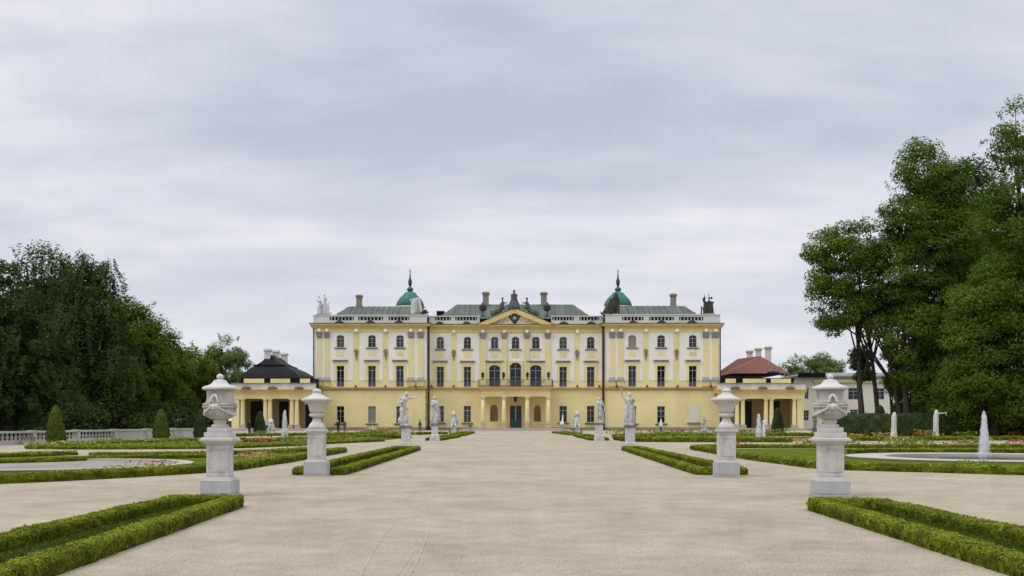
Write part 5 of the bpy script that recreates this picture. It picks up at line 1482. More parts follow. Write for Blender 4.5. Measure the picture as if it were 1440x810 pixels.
# mother and child statue, wrapped statues, lion, standing statue on the right
D = 108.0
t = empty('statue', (wx(990.5, D), D, 0), 'small pale statue with a child at its side before the right palace wing', 'statue')
bm = bmesh.new(); slab(bm, .42, 0, .1); slab(bm, .3, .101, .52); slab(bm, .36, .521, .6); build('pedestal', bm, 'stone_white', t, world_co=False)
sp = figure(1.35, sway=.02, la=((-.18, -.06, .62), (-.1, -.14, .5)), ra=((.12, -.1, .68), (-.02, -.14, .72)), seed=11)
sp += shift(figure(.8, robe=False, seed=12), (-.2, -.12, 0)); sp.append(('e', (0, 0, .03), (.34, .28, .05)))
build('figure', fuse(shift(sp, (0, 0, .6)), .035, 2), 'statue_white', t, world_co=False, smooth=True)
for px, D, hh, arm, lab in ((1257, 90.0, 2.25, False, 'statue wrapped in pale cloth like a bundle before the tall hedge'), (1316, 88.0, 2.42, True, 'wrapped pale statue with one bare arm stretched out before the tall hedge')):
    t = empty('statue', (wx(px, D), D, 0), lab, 'statue')
    sp = [('c', (0, 0, .05), .30, (0, 0, .35), .29), ('c', (0, 0, .4), .27, (0, 0, .78), .16), ('c', (0, 0, .78), .16, (0.02, 0, 1.5), .21), ('c', (.02, 0, 1.5), .22, (.04, 0, hh - .28), .19), ('e', (.05, 0, hh - .16), (.15, .15, .17))]
    for k in range(6):
        a = k * 1.05; sp.append(('c', (.22 * math.cos(a), .22 * math.sin(a), .1), .06, (.16 * math.cos(a + .4), .16 * math.sin(a + .4), 1.9), .05))
    if arm:
        sp += [('c', (.1, 0, hh - .3), .08, (.5, -.05, hh - .30), .06), ('c', (.5, -.05, hh - .3), .055, (.82, -.05, hh - .26), .045), ('c', (.82, -.05, hh - .26), .05, (.84, -.05, hh - .5), .03), ('c', (.82, -.05, hh - .26), .04, (.95, -.05, hh - .2), .02)]
    build('figure', fuse(sp, .04, 2), 'stone_pale', t, world_co=False, smooth=True)
    bm = bmesh.new(); slab(bm, .42, 0, .12); build('pedestal', bm, 'stone_base', t, world_co=False)
D = 124.0
t = empty('statue', (wx(381.5, D), D, 0), 'small white lion statue before the left colonnade', 'statue')
bm = bmesh.new(); slab(bm, .45, 0, .3); build('pedestal', bm, 'stone_white', t, world_co=False)
sp = [('e', (0, .1, .75), (.34, .5, .32)), ('e', (0, -.2, 1.0), (.34, .3, .42)), ('e', (0, -.35, 1.38), (.25, .25, .27)), ('e', (0, -.2, 1.4), (.32, .24, .34)), ('e', (0, -.58, 1.32), (.12, .12, .1)), ('c', (-.2, -.3, 1), .12, (-.22, -.42, .4), .1), ('c', (.2, -.3, 1), .12, (.22, -.42, .4), .1), ('e', (-.28, .35, .5), (.16, .28, .22)), ('e', (.28, .35, .5), (.16, .28, .22)), ('c', (0, .55, .5), .06, (.2, .6, .9), .05)]
build('figure', fuse(sp, .045, 2), 'statue_white', t, world_co=False, smooth=True)
D = 126.0
t = empty('statue', (wx(1145, D), D, 0), 'grey weathered statue of a man beside the right colonnade', 'statue')
bm = bmesh.new(); slab(bm, .34, 0, .12); slab(bm, .25, .121, .52); slab(bm, .3, .521, .6); build('pedestal', bm, 'statue_grey', t, world_co=False)
build('figure', fuse(shift(figure(1.75, sway=.02, ra=((.17, -.05, .64), (.05, -.12, .58)), seed=15), (0, 0, .59)), .035, 2), 'statue_grey', t, world_co=False, smooth=True)
# low dark-and-white sphinx-like group under the left wing
D = 134.0
t = empty('stone_bench', (wx(523, D), D, 0), 'low white stone bench with dark scrolled ends under the left palace wing', 'bench')
bm = bmesh.new(); box(bm, -.62, .62, -.25, .25, .34, .44); build('seat', bm, 'stone_white', t, world_co=False)
for s in (-1, 1):
    bm = bmesh.new(); lathe(bm, s * .46, 0, [(.14, 0), (.17, .1), (.1, .22), (.16, .338)], 12); build('leg', bm, 'statue_dark', t, world_co=False)
bm = bmesh.new(); box(bm, -.5, .5, .17, .25, .441, .66); lathe(bm, 0, .21, [(.12, .661), (.14, .74), (.05, .82)], 10); build('backrest', bm, 'stone_white', t, world_co=False)

# ---- sculpture on the palace roof (pixels relative to a foot point)
def roof_group(px, py, D, lab, spec_px, m, vox=.09, base=None, cat='statue', name='statue_group'):
    k = D / F
    X, Z = wx(px, D), wz(py, D)
    t = empty(name, (X, D, Z), lab, cat, 'sculptures on the palace roof')
    sp = []
    for s in spec_px:
        if s[0] == 'c': sp.append(('c', ((s[1][0] - px) * k, s[1][2] * k if len(s[1]) > 2 else 0, (py - s[1][1]) * k), s[2] * k, ((s[3][0] - px) * k, s[3][2] * k if len(s[3]) > 2 else 0, (py - s[3][1]) * k), s[4] * k))
        else: sp.append(('e', ((s[1][0] - px) * k, s[1][2] * k if len(s[1]) > 2 else 0, (py - s[1][1]) * k), tuple(r * k for r in s[2])))
    bm = bmesh.new(); a, d, h = [v * k for v in (base or (10, 5, 1.6))]
    frustum(bm, 0, 0, 0, h * .6, a, d, a * .95, d * .95); frustum(bm, 0, 0, h * .6 + .001, h, a * .85, d * .85, a * .8, d * .8); build('plinth', bm, 'statue_grey', t, world_co=False)
    fg = build('figure_group', fuse(sp, vox, 1), m, t, world_co=False, smooth=True)
    return t
# far left group: three trophies of figures with raised arms
g1 = [('c', (450, 442), 3.4, (450.5, 428), 2.4), ('e', (450.5, 424), (2.2, 2.0, 3)), ('e', (449, 417.6), (1.4, 1.4, 1.7)), ('c', (448, 425), 1.1, (445.6, 422), .8), ('c', (452, 426), 1.0, (447, 433), .8),
      ('c', (457, 442), 3.6, (457, 427), 2.6), ('c', (457, 427), 2.2, (456.4, 418), 1.2), ('e', (456.3, 415), (1.2, 1.2, 1.5)), ('c', (458, 424), 1.0, (459.8, 419), .7), ('c', (455.6, 415.6), .7, (455.8, 412.6), .4),
      ('c', (461, 442), 2.6, (460.6, 430), 1.8), ('c', (460, 430), 1.2, (463, 425), .8), ('c', (463, 441), 1.4, (466.6, 439.6), 1.0), ('c', (461, 434), .9, (464.2, 433), .6), ('c', (446.6, 442), 1.4, (447, 432), 1.0)]
roof_group(455, 443.4, DW + .1, 'pale group of figures with raised arms on the far left corner of the roof', g1, 'statue_white', base=(10, 4.6, 1.6))
# inner left: pale drapery block with dark trophies
g2 = [('c', (582, 441), 4.2, (584, 425), 4.0), ('e', (584, 421.6), (5.4, 3, 2.4)), ('c', (590, 420), 1.4, (592.4, 419.4), .8), ('c', (588, 421), 1.2, (586.8, 417.6), .6), ('c', (590, 424), 2.0, (592, 437), 2.4), ('c', (579, 441), 1.8, (579.6, 426), 1.8), ('c', (578, 423), 1.4, (576, 421), .7)]
roof_group(585, 443.2, DW + .1, 'pale trophy draped in cloth on the roof in front of the left green dome', g2, 'statue_white', base=(9, 4.6, 1.8))
g2b = [('c', (594, 440), 2.0, (592.4, 427), 1.4), ('c', (594, 433), 1.4, (598, 432), .9), ('c', (596, 440), 1.6, (602, 439.5), 1.2), ('e', (598.4, 436.6), (2.2, 1.6, 1.8)), ('c', (601.6, 440), .7, (602.4, 436.6), .4), ('e', (591.6, 425), (1.4, 1.2, 1.6))]
roof_group(597, 443.3, DW + .3, 'dark reclining trophy figure on the roof beside the pale draped trophy', g2b, 'statue_dark', base=(5.6, 4, 1.6))
# inner right: dark cone of standards and armour
g3 = [('c', (862, 433), 4.6, (867, 414.5), 2.6), ('c', (851, 441), 4.6, (857, 430), 4.0), ('c', (856, 434), 3.6, (861, 422), 3.0), ('c', (868, 440), 3.2, (869.6, 421), 2.2), ('c', (866, 425), 2.6, (868, 415), 1.4), ('c', (858, 441), 5.6, (864, 424), 3.6), ('c', (862, 430), 4.4, (866, 414), 2.2), ('c', (868, 441), 3.4, (868.4, 418), 2.0), ('c', (854, 441), 4.4, (857, 428), 3.0), ('c', (850, 440), 2.6, (853, 433), 2.2), ('c', (866, 418), 1.8, (866.6, 410.6), .7), ('c', (870, 441), 1.6, (870.4, 424), 1.0), ('c', (846, 441.4), 1.4, (844.4, 438), .6), ('e', (861, 421), (2.2, 2, 2)), ('c', (858, 425), 1.2, (856.6, 419.6), .5)]
roof_group(858.6, 442.6, DW + .1, 'tall dark cone-shaped trophy of armour in front of the right green dome', g3, 'statue_brown', base=(13, 5, 1.6))
g4 = [('c', (992, 441), 3.2, (991.4, 425), 2.2), ('e', (990.6, 420), (1.8, 1.6, 2.4)), ('c', (990.6, 419), 1.0, (990, 412.6), .5), ('c', (997.4, 441), 3.0, (997, 424), 2.2), ('e', (997, 419.4), (1.4, 1.4, 1.8)), ('c', (997, 418), .8, (995.6, 411), .35), ('c', (1001.6, 441), 2.4, (1001, 425), 1.6), ('e', (1000.8, 419), (1.5, 1.4, 2.0)), ('c', (1002.4, 427), .9, (1004.6, 423.6), .5), ('c', (989, 424), .9, (987.8, 419.6), .5), ('c', (986, 441), 1.2, (986.6, 433), .9), ('e', (986.2, 431.4), (1.1, 1.1, 1.3))]
roof_group(996, 442.6, DW + .1, 'dark group of figures with spears on the far right corner of the roof', g4, 'statue_dark', base=(10.5, 4.6, 1.8))
# crest of the pediment: pedestal with bust, two reclining figures
YP = DC - .1
t = empty('roof_statue', (wx(723, YP), YP, wz(433.4, YP)), 'stone bust on a stepped drum crowning the pediment', 'statue', 'sculptures on the palace roof')
k = YP / F
bm = bmesh.new(); ks = lambda p: (433.4 - p) * k
lathe(bm, 0, 0, [(8.6 * k, ks(436)), (8.6 * k, ks(431.5)), (7.4 * k, ks(427)), (5.6 * k, ks(423.4)), (5.8 * k, ks(422.6)), (4.6 * k, ks(422.4)), (4.4 * k, ks(416)), (5.2 * k, ks(415.4)), (5.2 * k, ks(414.2)), (2.4 * k, ks(413.8))], 20); build('drum', bm, 'statue_slate', t, world_co=False)
build('bust', fuse([('c', (0, 0, ks(414.2)), 1.6 * k, (0, 0, ks(411)), 1.2 * k), ('e', (0, 0, ks(413)), (2.6 * k, 1.6 * k, 1.2 * k)), ('e', (0, -.06, ks(409.4)), (1.9 * k, 1.9 * k, 2.2 * k)), ('e', (0, -.3, ks(409)), (.05, .06, .06))], .05, 1), 'statue_grey', t, world_co=False, smooth=True)
def recline(px, s, lab):
    t = empty('roof_statue', (wx(px, YP), YP, wz(440, YP)), lab, 'statue', 'sculptures on the palace roof')
    K = lambda x, p, y=0: (s * x * k, y * k, (440 - p) * k)
    sp = [('e', K(0, 419.8), (1.7 * k, 1.7 * k, 2.0 * k)), ('c', K(0, 421.5), 1.0 * k, K(.2, 425), 1.4 * k), ('c', K(0, 426), 2.4 * k, K(-1.4, 433), 2.6 * k), ('c', K(.8, 424.6), 1.0 * k, K(4.2, 426.6), .9 * k), ('c', K(4.2, 426.6), .9 * k, K(7.2, 424.8), .7 * k), ('c', K(-1, 425), 1.0 * k, K(-3.6, 428.6), .8 * k), ('c', K(-3.6, 428.6), .8 * k, K(-5.6, 434), .7 * k),
          ('c', K(-1.6, 433), 2.4 * k, K(-7, 436.6), 1.8 * k), ('c', K(-7, 436.6), 1.7 * k, K(-12.4, 437), 1.2 * k), ('c', K(-12.4, 437), 1.3 * k, K(-16.6, 441), .9 * k), ('c', K(-1, 434), 2.2 * k, K(3, 433), 1.6 * k), ('c', K(-10, 439), 2.0 * k, K(-15, 442.6), 1.6 * k), ('c', K(-15, 440), 1.0 * k, K(-17.4, 437.4), .6 * k), ('c', K(-3, 437), 2.4 * k, K(-14, 443), 1.4 * k)]
    build('figure', fuse(sp, .07, 1), 'statue_slate', t, world_co=False, smooth=True)
recline(706.6, 1, 'reclining grey figure with bent arm on the left slope of the pediment')
recline(741.0, -1, 'reclining grey figure with bent arm on the right slope of the pediment')
for px, side in ((679.0, 'left'), (769.4, 'right')):
    D = DC + .2
    t = empty('roof_vase', (wx(px, D), D, wz(445.2, D)), 'dark stone vase on the palace parapet at the %s end of the pediment' % side, 'vase', 'sculptures on the palace roof')
    bm = bmesh.new(); lathe(bm, 0, 0, [(.28, 0), (.28, .12), (.1, .2), (.1, .75), (.2, .9), (.55, 1.05), (.62, 1.3), (.5, 1.45), (.62, 1.52), (.5, 1.75), (.22, 2.0), (.16, 2.15), (.02, 2.3)], 16); build('bowl', bm, 'statue_dark', t, world_co=False, smooth=True)

# =================================================================== BALUSTRADE ON THE LEFT
def bal_x(y): return -32.5 + (y - 60) * .1429
bl = empty('balustrade', (bal_x(79), 79, 0), 'long pale stone balustrade before the dark trees on the left', 'balustrade')
posts = [54, 59, 64, 69.3, 74.5, 79.6, 84.5, 89.2, 94.3, 99]
for i, y in enumerate(posts):
    x = bal_x(y); bm = bmesh.new()
    box(bm, x - .2, x + .2, y - .22, y + .22, 0, .80); box(bm, x - .25, x + .25, y - .27, y + .27, .801, .90); build('post', bm, 'balustrade_stone', bl)
bm0 = None
for i in range(len(posts) - 1):
    y0, y1 = posts[i] + .225, posts[i + 1] - .225
    def strip(z0, z1, w, nm):
        bm = bmesh.new(); a, b = bal_x(y0), bal_x(y1)
        v = [bm.verts.new(p) for p in ((a - w, y0, z0), (a + w, y0, z0), (b + w, y1, z0), (b - w, y1, z0), (a - w, y0, z1), (a + w, y0, z1), (b + w, y1, z1), (b - w, y1, z1))]
        for f in ((0, 3, 2, 1), (4, 5, 6, 7), (0, 1, 5, 4), (1, 2, 6, 5), (2, 3, 7, 6), (3, 0, 4, 7)): bm.faces.new([v[q] for q in f])
        build(nm, bm, 'balustrade_stone', bl)
    strip(0, .26, .2, 'plinth'); strip(.74, .86, .2, 'handrail')
    if posts[i] < 79:
        n = 11
        for k in range(n):
            y = y0 + (y1 - y0) * (k + .5) / n; x = bal_x(y); bm = bmesh.new()
            lathe(bm, x, y, [(.09, .261), (.09, .30), (.05, .34), (.11, .46), (.05, .60), (.05, .66), (.085, .70), (.085, .739)], 8); build('baluster', bm, 'balustrade_stone', bl)
    else:
        strip(.261, .739, .10, 'panel')
        
y = 68.0; x = bal_x(y) + .55
t = empty('park_bench', (x, y, 0), 'dark wooden bench on pale supports in front of the balustrade', 'bench', rotz=R(-82))
for k in range(4):
    bm = bmesh.new(); box(bm, -.85, .85, -.22 + k * .12, -.12 + k * .12, .42, .46); build('slat', bm, 'bench_wood', t, world_co=False)
for s in (-.6, 0, .6):
    bm = bmesh.new(); box(bm, s - .07, s + .07, -.2, .22, 0, .419); build('leg', bm, 'balustrade_stone', t, world_co=False)

# =================================================================== CLIPPED CONES
def cone(lab, x, y, h, r, flat=.38, dens=300, leaf=.05, lm='yew'):
    t = empty('conical_yew', (x, y, 0), lab, 'topiary', 'clipped yew cones around the parterre')
    prof = [(r * .80, .05), (r, .18 * h), (r * .90, .36 * h), (r * .70, .62 * h), (r * .50, .82 * h), (r * flat, .92 * h), (r * .22, .975 * h), (.02, h)]
    z = np.array([p[1] for p in prof]); rr = np.array([p[0] for p in prof])
    n = 28; m = 26; Q = []
    zs = np.linspace(.05, h, m); rs = np.interp(zs, z, rr)
    A = np.linspace(0, 2 * np.pi, n + 1)
    V = np.stack([np.stack([rs[i] * np.cos(A), rs[i] * np.sin(A), np.full(n + 1, zs[i])], 1) for i in range(m)])
    V += rng.normal(0, .02, V.shape); V[:, -1] = V[:, 0]
    for i in range(m - 1):
        Q.append(np.stack([V[i, :-1], V[i, 1:], V[i + 1, 1:], V[i + 1, :-1]], 1))
    Q = np.concatenate(Q) * np.array([.95, .95, 1])
    N = int(dens * 2 * math.pi * r * h * .7)
    zz_ = rng.uniform(0.03, 1, N * 2) * h; keep = rng.random(N * 2) < np.interp(zz_, z, rr) / r; zz_ = zz_[keep][:N]; N = len(zz_)
    a = rng.uniform(0, 2 * np.pi, N); R_ = np.interp(zz_, z, rr) * (1 + rng.normal(0, .045, N))
    C = np.stack([R_ * np.cos(a), R_ * np.sin(a), zz_], 1); Nn = np.stack([np.cos(a), np.sin(a), np.full(N, .4)], 1)
    quad_soup('crown', np.concatenate([Q, leaves(C, Nn, leaf, scatter=.35)]), lm, t)
    bm = bmesh.new(); lathe(bm, 0, 0, [(.09, 0), (.07, .12)], 8); build('trunk', bm, 'bark', t, world_co=False)
for px, py, top, w, lab in ((78.7, 628, 569.8, 27, 'clipped conical yew beside the balustrade, nearest and farthest left'),
                            (226.7, 620, 575, 24, 'clipped conical yew before the solid balustrade panels, second from the left edge'),
                            (282, 617.2, 575.4, 20, 'clipped conical yew just left of the mask urn'),
                            (365.5, 612.6, 577.6, 18, 'dark clipped conical yew before the left colonnade'),
                            (1093.4, 611, 573, 17.5, 'dark clipped conical yew before the right colonnade'),
                            (1237.5, 614, 569.8, 23, 'clipped conical yew standing before the tall dark hedge')):
    x, y = G(px, py); k = F / y
    cone(lab, x, y, (py - top) / k, w / k / 2, lm='yew_light' if px < 240 else 'yew')

# =================================================================== PEOPLE
def person(px, D, h, lab, coat, legs, rot, hair='hair_brown', **kw):
    t = empty('person', (wx(px, D), D, 0), lab, 'person', rotz=rot)
    bm = fuse(figure(h, robe=False, **kw), .022, 3)
    me = bpy.data.meshes.new('body'); bm.normal_update()
    for f in bm.faces:
        z = f.calc_center_median().z / h
        x = abs(f.calc_center_median().x) / h
        f.material_index = 2 if (z > .855 or (z < .475 and z > .38 and x > .12)) else (1 if z < .50 else 0)
        if z < .035: f.material_index = 3
        f.smooth = True
    bm.to_mesh(me); bm.free()
    for m in (coat, legs, 'skin', 'cloth_black'): me.materials.append(MATS[m])
    body = link(bpy.data.objects.new('body', me), t)
    hx, hy = kw.get('head', (0, 0))
    b2 = fuse([('e', (hx * h, (hy + .012) * h, .955 * h), (.054 * h, .058 * h, .055 * h)), ('e', (hx * h, (hy + .04) * h, .915 * h), (.048 * h, .035 * h, .055 * h))], .02, 2)
    build('hair', b2, hair, t, world_co=False, smooth=True)
    return t
person(475.5, 126, 1.56, 'person in dark clothes standing before the left palace wing, hands at the front', 'cloth_black', 'cloth_black', R(20), la=((-.15, -.04, .62), (-.03, -.13, .60)), ra=((.15, -.04, .62), (.03, -.13, .60)))
person(484.8, 130, 1.56, 'person in a brown jacket standing just right of the dark-clothed visitor', 'bench_wood', 'cloth_grey', R(-30), ra=((.16, -.02, .63), (.06, -.12, .72)))
person(590.6, 128, 1.60, 'person in navy with a mauve jacket walking by the drainpipe left of the porch', 'cloth_navy', 'cloth_grey', R(75), stride=.09, la=((-.15, .06, .63), (-.14, .1, .50)), ra=((.15, -.06, .63), (.13, -.14, .52)))
person(350.6, 118, 1.55, 'person in black standing beside the dark conical yew at the left colonnade', 'cloth_black', 'cloth_navy', R(160), stride=.03)

# =================================================================== TREES
def ellipsoid_pts(n, c, r, lo=.55, up=.25):
    P = rng.normal(0, 1, (n, 3)); P /= np.linalg.norm(P, axis=1, keepdims=True)
    P[:, 2] += up * (rng.random(n) < .5) * np.abs(P[:, 2]); 
    rad = rng.uniform(lo ** 3, 1, (n, 1)) ** (1 / 3)
    return np.array(c) + P * rad * np.array(r), P
def tree(lab, x, y, h, blobs, n_cl, per, leaf, lm, trunk_r=.28, bark='bark', lean=0.0, base_z=0.0, name='tree', droop=0.0, cl_r=(.8, 1.6), group=None, forks=7, split_at=.3, trunks=None, shoots=0):
    """trunk and limbs plus a crown of leaf clumps; blobs: (dx, dy, z, rx, ry, rz) big lobes, weights by volume"""
    t = empty(name, (x, y, base_z), lab, 'tree', group)
    B = np.array([b[:6] for b in blobs], float)
    wts = (B[:, 3] * B[:, 4] * B[:, 5]) ** .8; wts /= wts.sum()
    cl = []; out_n = []
    which = rng.choice(len(B), n_cl, p=wts)
    for b in which:
        p, d = ellipsoid_pts(1, B[b, :3], B[b, 3:6], .62)
        cl.append(p[0]); out_n.append(d[0])
    cl = np.array(cl); out_n = np.array(out_n)
    Cs, Ns = [], []
    for c, d in zip(cl, out_n):
        r = rng.uniform(*cl_r); n = int(1.55 * per * (r / np.mean(cl_r)) ** 2)
        P, q = ellipsoid_pts(n, (0, 0, 0), (r, r, r * .62), .35, .3)
        if droop > 0:
            # hanging strands
            k = max(3, n // 26); st = rng.integers(0, k, n); sx = rng.normal(0, r * .55, (k, 2)); f = rng.random(n)
            P = np.zeros((n, 3)); P[:, :2] = sx[st] + rng.normal(0, .10, (n, 2)) + (d[:2] * .5)[None] * f[:, None] * r; P[:, 2] = r * .5 - f * droop * (.5 + rng.random(k))[st]
            q = np.tile(d * .7 + np.array([0, 0, .15]), (n, 1)) + rng.normal(0, .3, (n, 3))
        # spray layers: shoots point outwards and a little down
        P[:, 2] -= .10 * np.sum(P[:, :2] ** 2, axis=1) ** .5
        Cs.append(c + P); Ns.append(q * .45 + d * .8 + np.array([0, 0, .40]))
    # light shoots around the rim break the outline
    for _ in range(shoots):
        b = rng.choice(len(B), p=wts); p, d = ellipsoid_pts(1, B[b, :3], B[b, 3:6] * 1.02, .99)
        if d[0, 2] < -.2: continue
        n = 34; f = rng.random((n, 1)); L_ = rng.uniform(.4, 1.0)
        Cs.append(p + d * f * L_ + rng.normal(0, .14, (n, 3))); Ns.append(np.tile(d + [0, 0, .4], (n, 1)))
    C = np.concatenate(Cs); N_ = np.concatenate(Ns); N_ /= np.linalg.norm(N_, axis=1, keepdims=True) + 1e-9
    ok = C[:, 2] > .15; C, N_ = C[ok], N_[ok]
    quad_soup('crown', leaves(C, N_, leaf * .82, aspect=.55, scatter=.36), lm, t)
    bm = bmesh.new()
    stems = trunks or [(0, 0, lean)]
    top_c = np.average(B[:, :3], axis=0, weights=wts)
    ends = []
    for bx, by, ln in stems:
        tip = Vector((bx + ln, by, min(h * .86, top_c[2] + B[:, 5].max() * .4)))
        pts = []; nseg = 7
        for k in range(nseg + 1):
            f = k / nseg
            pts.append(Vector((bx + ln * f ** 1.2 + .18 * math.sin(f * 5 + bx), by + .15 * math.sin(f * 4), tip.z * f)))
        rad = [trunk_r * (1.25 if k == 0 else 1 - .82 * (k / nseg)) for k in range(nseg + 1)]
        tube(bm, pts, rad, 9); ends.append((pts, rad))
    order = rng.permutation(len(cl))[:forks * len(stems)]
    for i, ci in enumerate(order):
        pts, rad = ends[i % len(ends)]
        c = Vector(cl[ci])
        # start the limb below its clump
        j = max(1, min(len(pts) - 2, int((c.z * random.uniform(.45, .75)) / max(pts[-1].z, .1) * (len(pts) - 1))))
        s = pts[j]; mid = s.lerp(c, .5) + Vector((0, 0, .12 * (c - s).length))
        tube(bm, [s, s.lerp(mid, .5), mid, c], [rad[j] * .62, rad[j] * .48, rad[j] * .33, .025], 6)
    build('trunk', bm, bark, t, world_co=False, smooth=True)
    return t
def blob(D, px, py, rx, ry, dy=0, x0=0):
    k = D / F
    return ((px - CX) * k - x0, dy, wz(py, D), rx * k, max(rx * k * .8, 1.5), ry * k)
def tree_at(lab, base_px, D, top, lobes, **kw):
    """lobes: (px, py, rx, ry[, depth offset]) in photo pixels at the tree's distance"""
    x0 = wx(base_px, D)
    bl_ = [blob(D, *(l[:4]), dy=(l[4] if len(l) > 4 else 0), x0=x0) for l in lobes]
    return tree(lab, x0, D, wz(top, D), bl_, **kw)
GL, GR_ = 'trees beyond the balustrade', 'tall trees behind the clipped hedge'
# ---- left
tree_at('dense dark conical tree filling the left edge behind the balustrade', 10, 78, 376, [(4, 430, 42, 56), (20, 490, 62, 60), (40, 540, 56, 62), (-40, 480, 70, 100), (-20, 560, 90, 50)], n_cl=210, per=150, leaf=.15, lm='leaf_dark', group=GL, droop=.9, cl_r=(.7, 1.4), shoots=27, trunk_r=.3)
tree_at('tallest drooping birch with pale trunk, left of the other birch', 62, 100, 351, [(62, 392, 40, 40), (36, 420, 40, 50), (92, 430, 46, 56), (70, 480, 60, 60), (60, 545, 56, 50)], n_cl=230, per=120, leaf=.16, lm='leaf_birch', group=GL, droop=2.2, bark='bark_birch', trunk_r=.24, cl_r=(.7, 1.4), shoots=49, forks=12)
tree_at('drooping birch with white branches showing through its crown', 128, 97, 366, [(118, 400, 34, 34), (140, 425, 34, 44), (120, 470, 52, 60), (150, 520, 44, 60), (112, 560, 50, 36)], n_cl=220, per=120, leaf=.16, lm='leaf_birch', group=GL, droop=2.4, bark='bark_birch', trunk_r=.22, cl_r=(.7, 1.4), shoots=45, forks=14)
tree_at('round dark broadleaf tree between the birch and the pale green tree', 188, 104, 428, [(182, 470, 40, 42), (200, 510, 44, 52), (176, 545, 46, 48)], n_cl=150, per=130, leaf=.17, lm='leaf_linden', group=GL, cl_r=(.8, 1.5), shoots=40)
tree_at('lower dark broadleaf tree sloping down beside the pale green tree', 226, 108, 464, [(222, 505, 32, 40), (236, 545, 34, 46), (210, 570, 30, 30)], n_cl=110, per=130, leaf=.17, lm='leaf_linden', group=GL, cl_r=(.8, 1.4), shoots=27)
tree_at('bright yellow-green tree beside the dark mass', 268, 116, 486, [(258, 516, 20, 28), (276, 532, 20, 30), (256, 556, 20, 32)], n_cl=80, per=130, leaf=.16, lm='leaf_light', group=GL, cl_r=(.7, 1.2), shoots=18)
tree_at('dark rounded chestnut just left of the mask urn', 292, 112, 505, [(290, 536, 18, 30), (302, 552, 12, 34), (280, 572, 22, 30)], n_cl=80, per=120, leaf=.17, lm='leaf_olive', group=GL, cl_r=(.6, 1.1), shoots=13)
tree_at('loose grey-green tree far behind, above the left colonnade roof', 318, 195, 475, [(322, 498, 22, 20), (304, 508, 20, 18), (338, 512, 12, 16), (316, 530, 30, 22), (294, 520, 18, 22)], n_cl=90, per=90, leaf=.24, lm='leaf_far', group=GL, cl_r=(.9, 1.7), shoots=22)
tree_at('dark tree filling the gap behind the two birches', 95, 122, 400, [(60, 470, 70, 70), (130, 480, 60, 70), (95, 550, 100, 60)], n_cl=160, per=110, leaf=.21, lm='leaf_dark', group=GL, cl_r=(1.2, 2.2))
tree_at('dark tree filling the gap behind the broadleaf trees on the left', 205, 128, 470, [(190, 530, 50, 56), (240, 560, 50, 40)], n_cl=110, per=110, leaf=.21, lm='leaf_dark', group=GL, cl_r=(1.2, 2.0))
def shrub(lab, px, D, w, h, lm, n=900, leaf=.12):
    x = wx(px, D)
    t = empty('shrub', (x, D, 0), lab, 'shrub')
    Cs = []; Ns = []
    for _ in range(9):
        c = np.array([rng.uniform(-w * .38, w * .38), rng.uniform(-w * .2, w * .2), rng.uniform(.3, .72) * h]); r = np.array([w * .25, w * .22, h * .3])
        p, d = ellipsoid_pts(n // 9, c, r, .5); Cs.append(p); Ns.append(d + [0, 0, .4])
    C = np.concatenate(Cs); C[:, 2] = np.abs(C[:, 2])
    quad_soup('crown', leaves(C, np.concatenate(Ns), leaf), lm, t)
    bm = bmesh.new()
    for k in range(5): a = k * 1.26; tube(bm, [(0.1 * math.cos(a), .1 * math.sin(a), 0), (w * .2 * math.cos(a), w * .15 * math.sin(a), h * .5)], [.04, .02], 5)
    build('stem', bm, 'bark', t, world_co=False)
for px, D, w, h, lab in ((12, 84, 7, 3.6, 'dark bush behind the balustrade at the far left edge'), (60, 90, 7, 3.4, 'dark bush behind the nearest conical yew'), (118, 92, 7.5, 3.4, 'dark bush under the white-branched birch'), (172, 97, 7.5, 3.2, 'dark bush behind the solid balustrade panels'), (224, 101, 7, 3.4, 'dark bush behind the second conical yew'), (266, 106, 6, 3.4, 'dark bush under the yellow-green tree'), (296, 110, 3.4, 3.0, 'dark bush beside the left colonnade')):
    shrub(lab, px, D, w, h, 'leaf_dark', 1500, .15)
# ---- right
tree_at('airy tall tree leaning left over the cream building', 1268, 104, 308, [(1196, 352, 42, 34), (1168, 396, 32, 36), (1226, 400, 40, 46), (1186, 440, 40, 32), (1232, 350, 30, 38), (1238, 452, 26, 28), (1168, 352, 30, 30), (1254, 420, 26, 50)], n_cl=175, per=120, leaf=.16, lm='leaf_linden', group=GR_, trunk_r=.27, cl_r=(.7, 1.4), shoots=58, forks=9, trunks=[(0, 0, -3.4), (-3.6, .4, -.6), (-1.6, 1.0, -2.6)])
tree_at('tall dense dark tree with a pointed double top', 1312, 102, 202, [(1300, 250, 40, 48), (1330, 262, 36, 46), (1284, 312, 42, 50), (1330, 340, 56, 60), (1278, 390, 36, 56), (1322, 430, 56, 56), (1290, 478, 44, 44), (1284, 520, 24, 30), (1322, 525, 40, 36), (1310, 560, 24, 24)], n_cl=370, per=150, leaf=.16, lm='leaf_linden', group=GR_, trunk_r=.33, cl_r=(.8, 1.7), shoots=76, forks=9, trunks=[(-2.2, 0, -1.2), (-.6, .5, -.9), (1.1, -.3, .4), (2.2, .8, .6)])
tree_at('highest tree at the right edge with thin airy top branches', 1440, 92, 128, [(1428, 186, 34, 40), (1456, 200, 50, 60), (1408, 222, 20, 26), (1440, 270, 56, 56), (1410, 320, 40, 50), (1470, 380, 80, 90)], n_cl=230, per=95, leaf=.15, lm='leaf_linden', group=GR_, trunk_r=.45, cl_r=(.7, 1.4), shoots=67, forks=14)
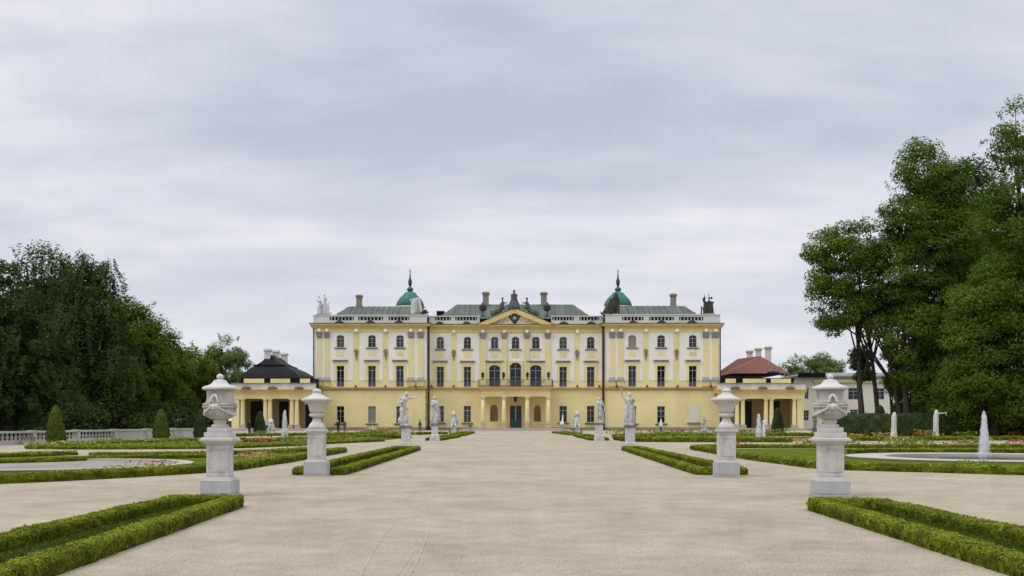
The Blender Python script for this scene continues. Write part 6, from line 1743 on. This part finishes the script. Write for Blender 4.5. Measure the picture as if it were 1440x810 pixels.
tree_at('broad tree with low branches behind the fountain jet', 1398, 90, 372, [(1396, 420, 52, 48), (1430, 450, 56, 60), (1372, 478, 44, 44), (1400, 520, 60, 46), (1366, 548, 40, 34), (1430, 560, 60, 36), (1350, 575, 26, 22)], n_cl=300, per=150, leaf=.15, lm='leaf_linden', group=GR_, trunk_r=.4, cl_r=(.8, 1.6), shoots=54)
tree_at('dark tree filling the middle of the right-hand group', 1372, 108, 240, [(1372, 290, 46, 50), (1390, 350, 60, 60), (1360, 420, 50, 60), (1340, 490, 44, 50)], n_cl=260, per=140, leaf=.18, lm='leaf_dark', group=GR_, trunk_r=.4, cl_r=(.9, 1.8), shoots=27)
tree_at('dark tree behind the trunks of the right-hand group', 1300, 122, 380, [(1290, 460, 50, 60), (1330, 520, 56, 60), (1370, 560, 60, 40)], n_cl=170, per=110, leaf=.2, lm='leaf_dark', group=GR_, cl_r=(1.1, 2.0))
tree_at('large tree running out of the right edge behind the basin', 1500, 88, 300, [(1480, 400, 60, 80), (1500, 500, 70, 80), (1480, 570, 60, 40)], n_cl=200, per=130, leaf=.17, lm='leaf_linden', group=GR_, cl_r=(1, 1.9))
tree_at('small dark conifer with flat tiers beside the slim trunk', 1207, 110, 488, [(1211, 498, 8, 9), (1207, 512, 15, 8), (1216, 530, 9, 8)], n_cl=30, per=110, leaf=.15, lm='yew', group=GR_, trunk_r=.2, cl_r=(.5, .9))
tree_at('slim young tree in front of the leaning trunks', 1252, 106, 470, [(1262, 500, 12, 20), (1260, 535, 11, 22), (1266, 566, 11, 16)], n_cl=36, per=110, leaf=.16, lm='leaf_olive', group=GR_, trunk_r=.16, cl_r=(.6, 1.1))
tree_at('round tree far behind the red roof', 1140, 250, 502, [(1128, 516, 20, 12), (1152, 513, 22, 11), (1176, 518, 14, 10), (1108, 520, 12, 9), (1142, 530, 44, 14)], n_cl=90, per=90, leaf=.28, lm='leaf_far', group='far trees behind the palace', cl_r=(1.1, 2), shoots=18)
tree_at('low dark tree closing the gap behind the tall hedge, middle of the right side', 1345, 118, 500, [(1300, 560, 40, 40), (1350, 555, 50, 44), (1400, 560, 50, 40)], n_cl=150, per=110, leaf=.2, lm='leaf_dark', group=GR_, cl_r=(1.0, 1.8))
shrub('rounded dark bush right of the mask urn beside the tall hedge', 1186, 106, 1.9, 1.9, 'hedge_wall', 1400, .09)
shrub('dark bush at the left end of the tall hedge', 1168, 112, 2.0, 1.7, 'hedge_wall', 1200, .09)
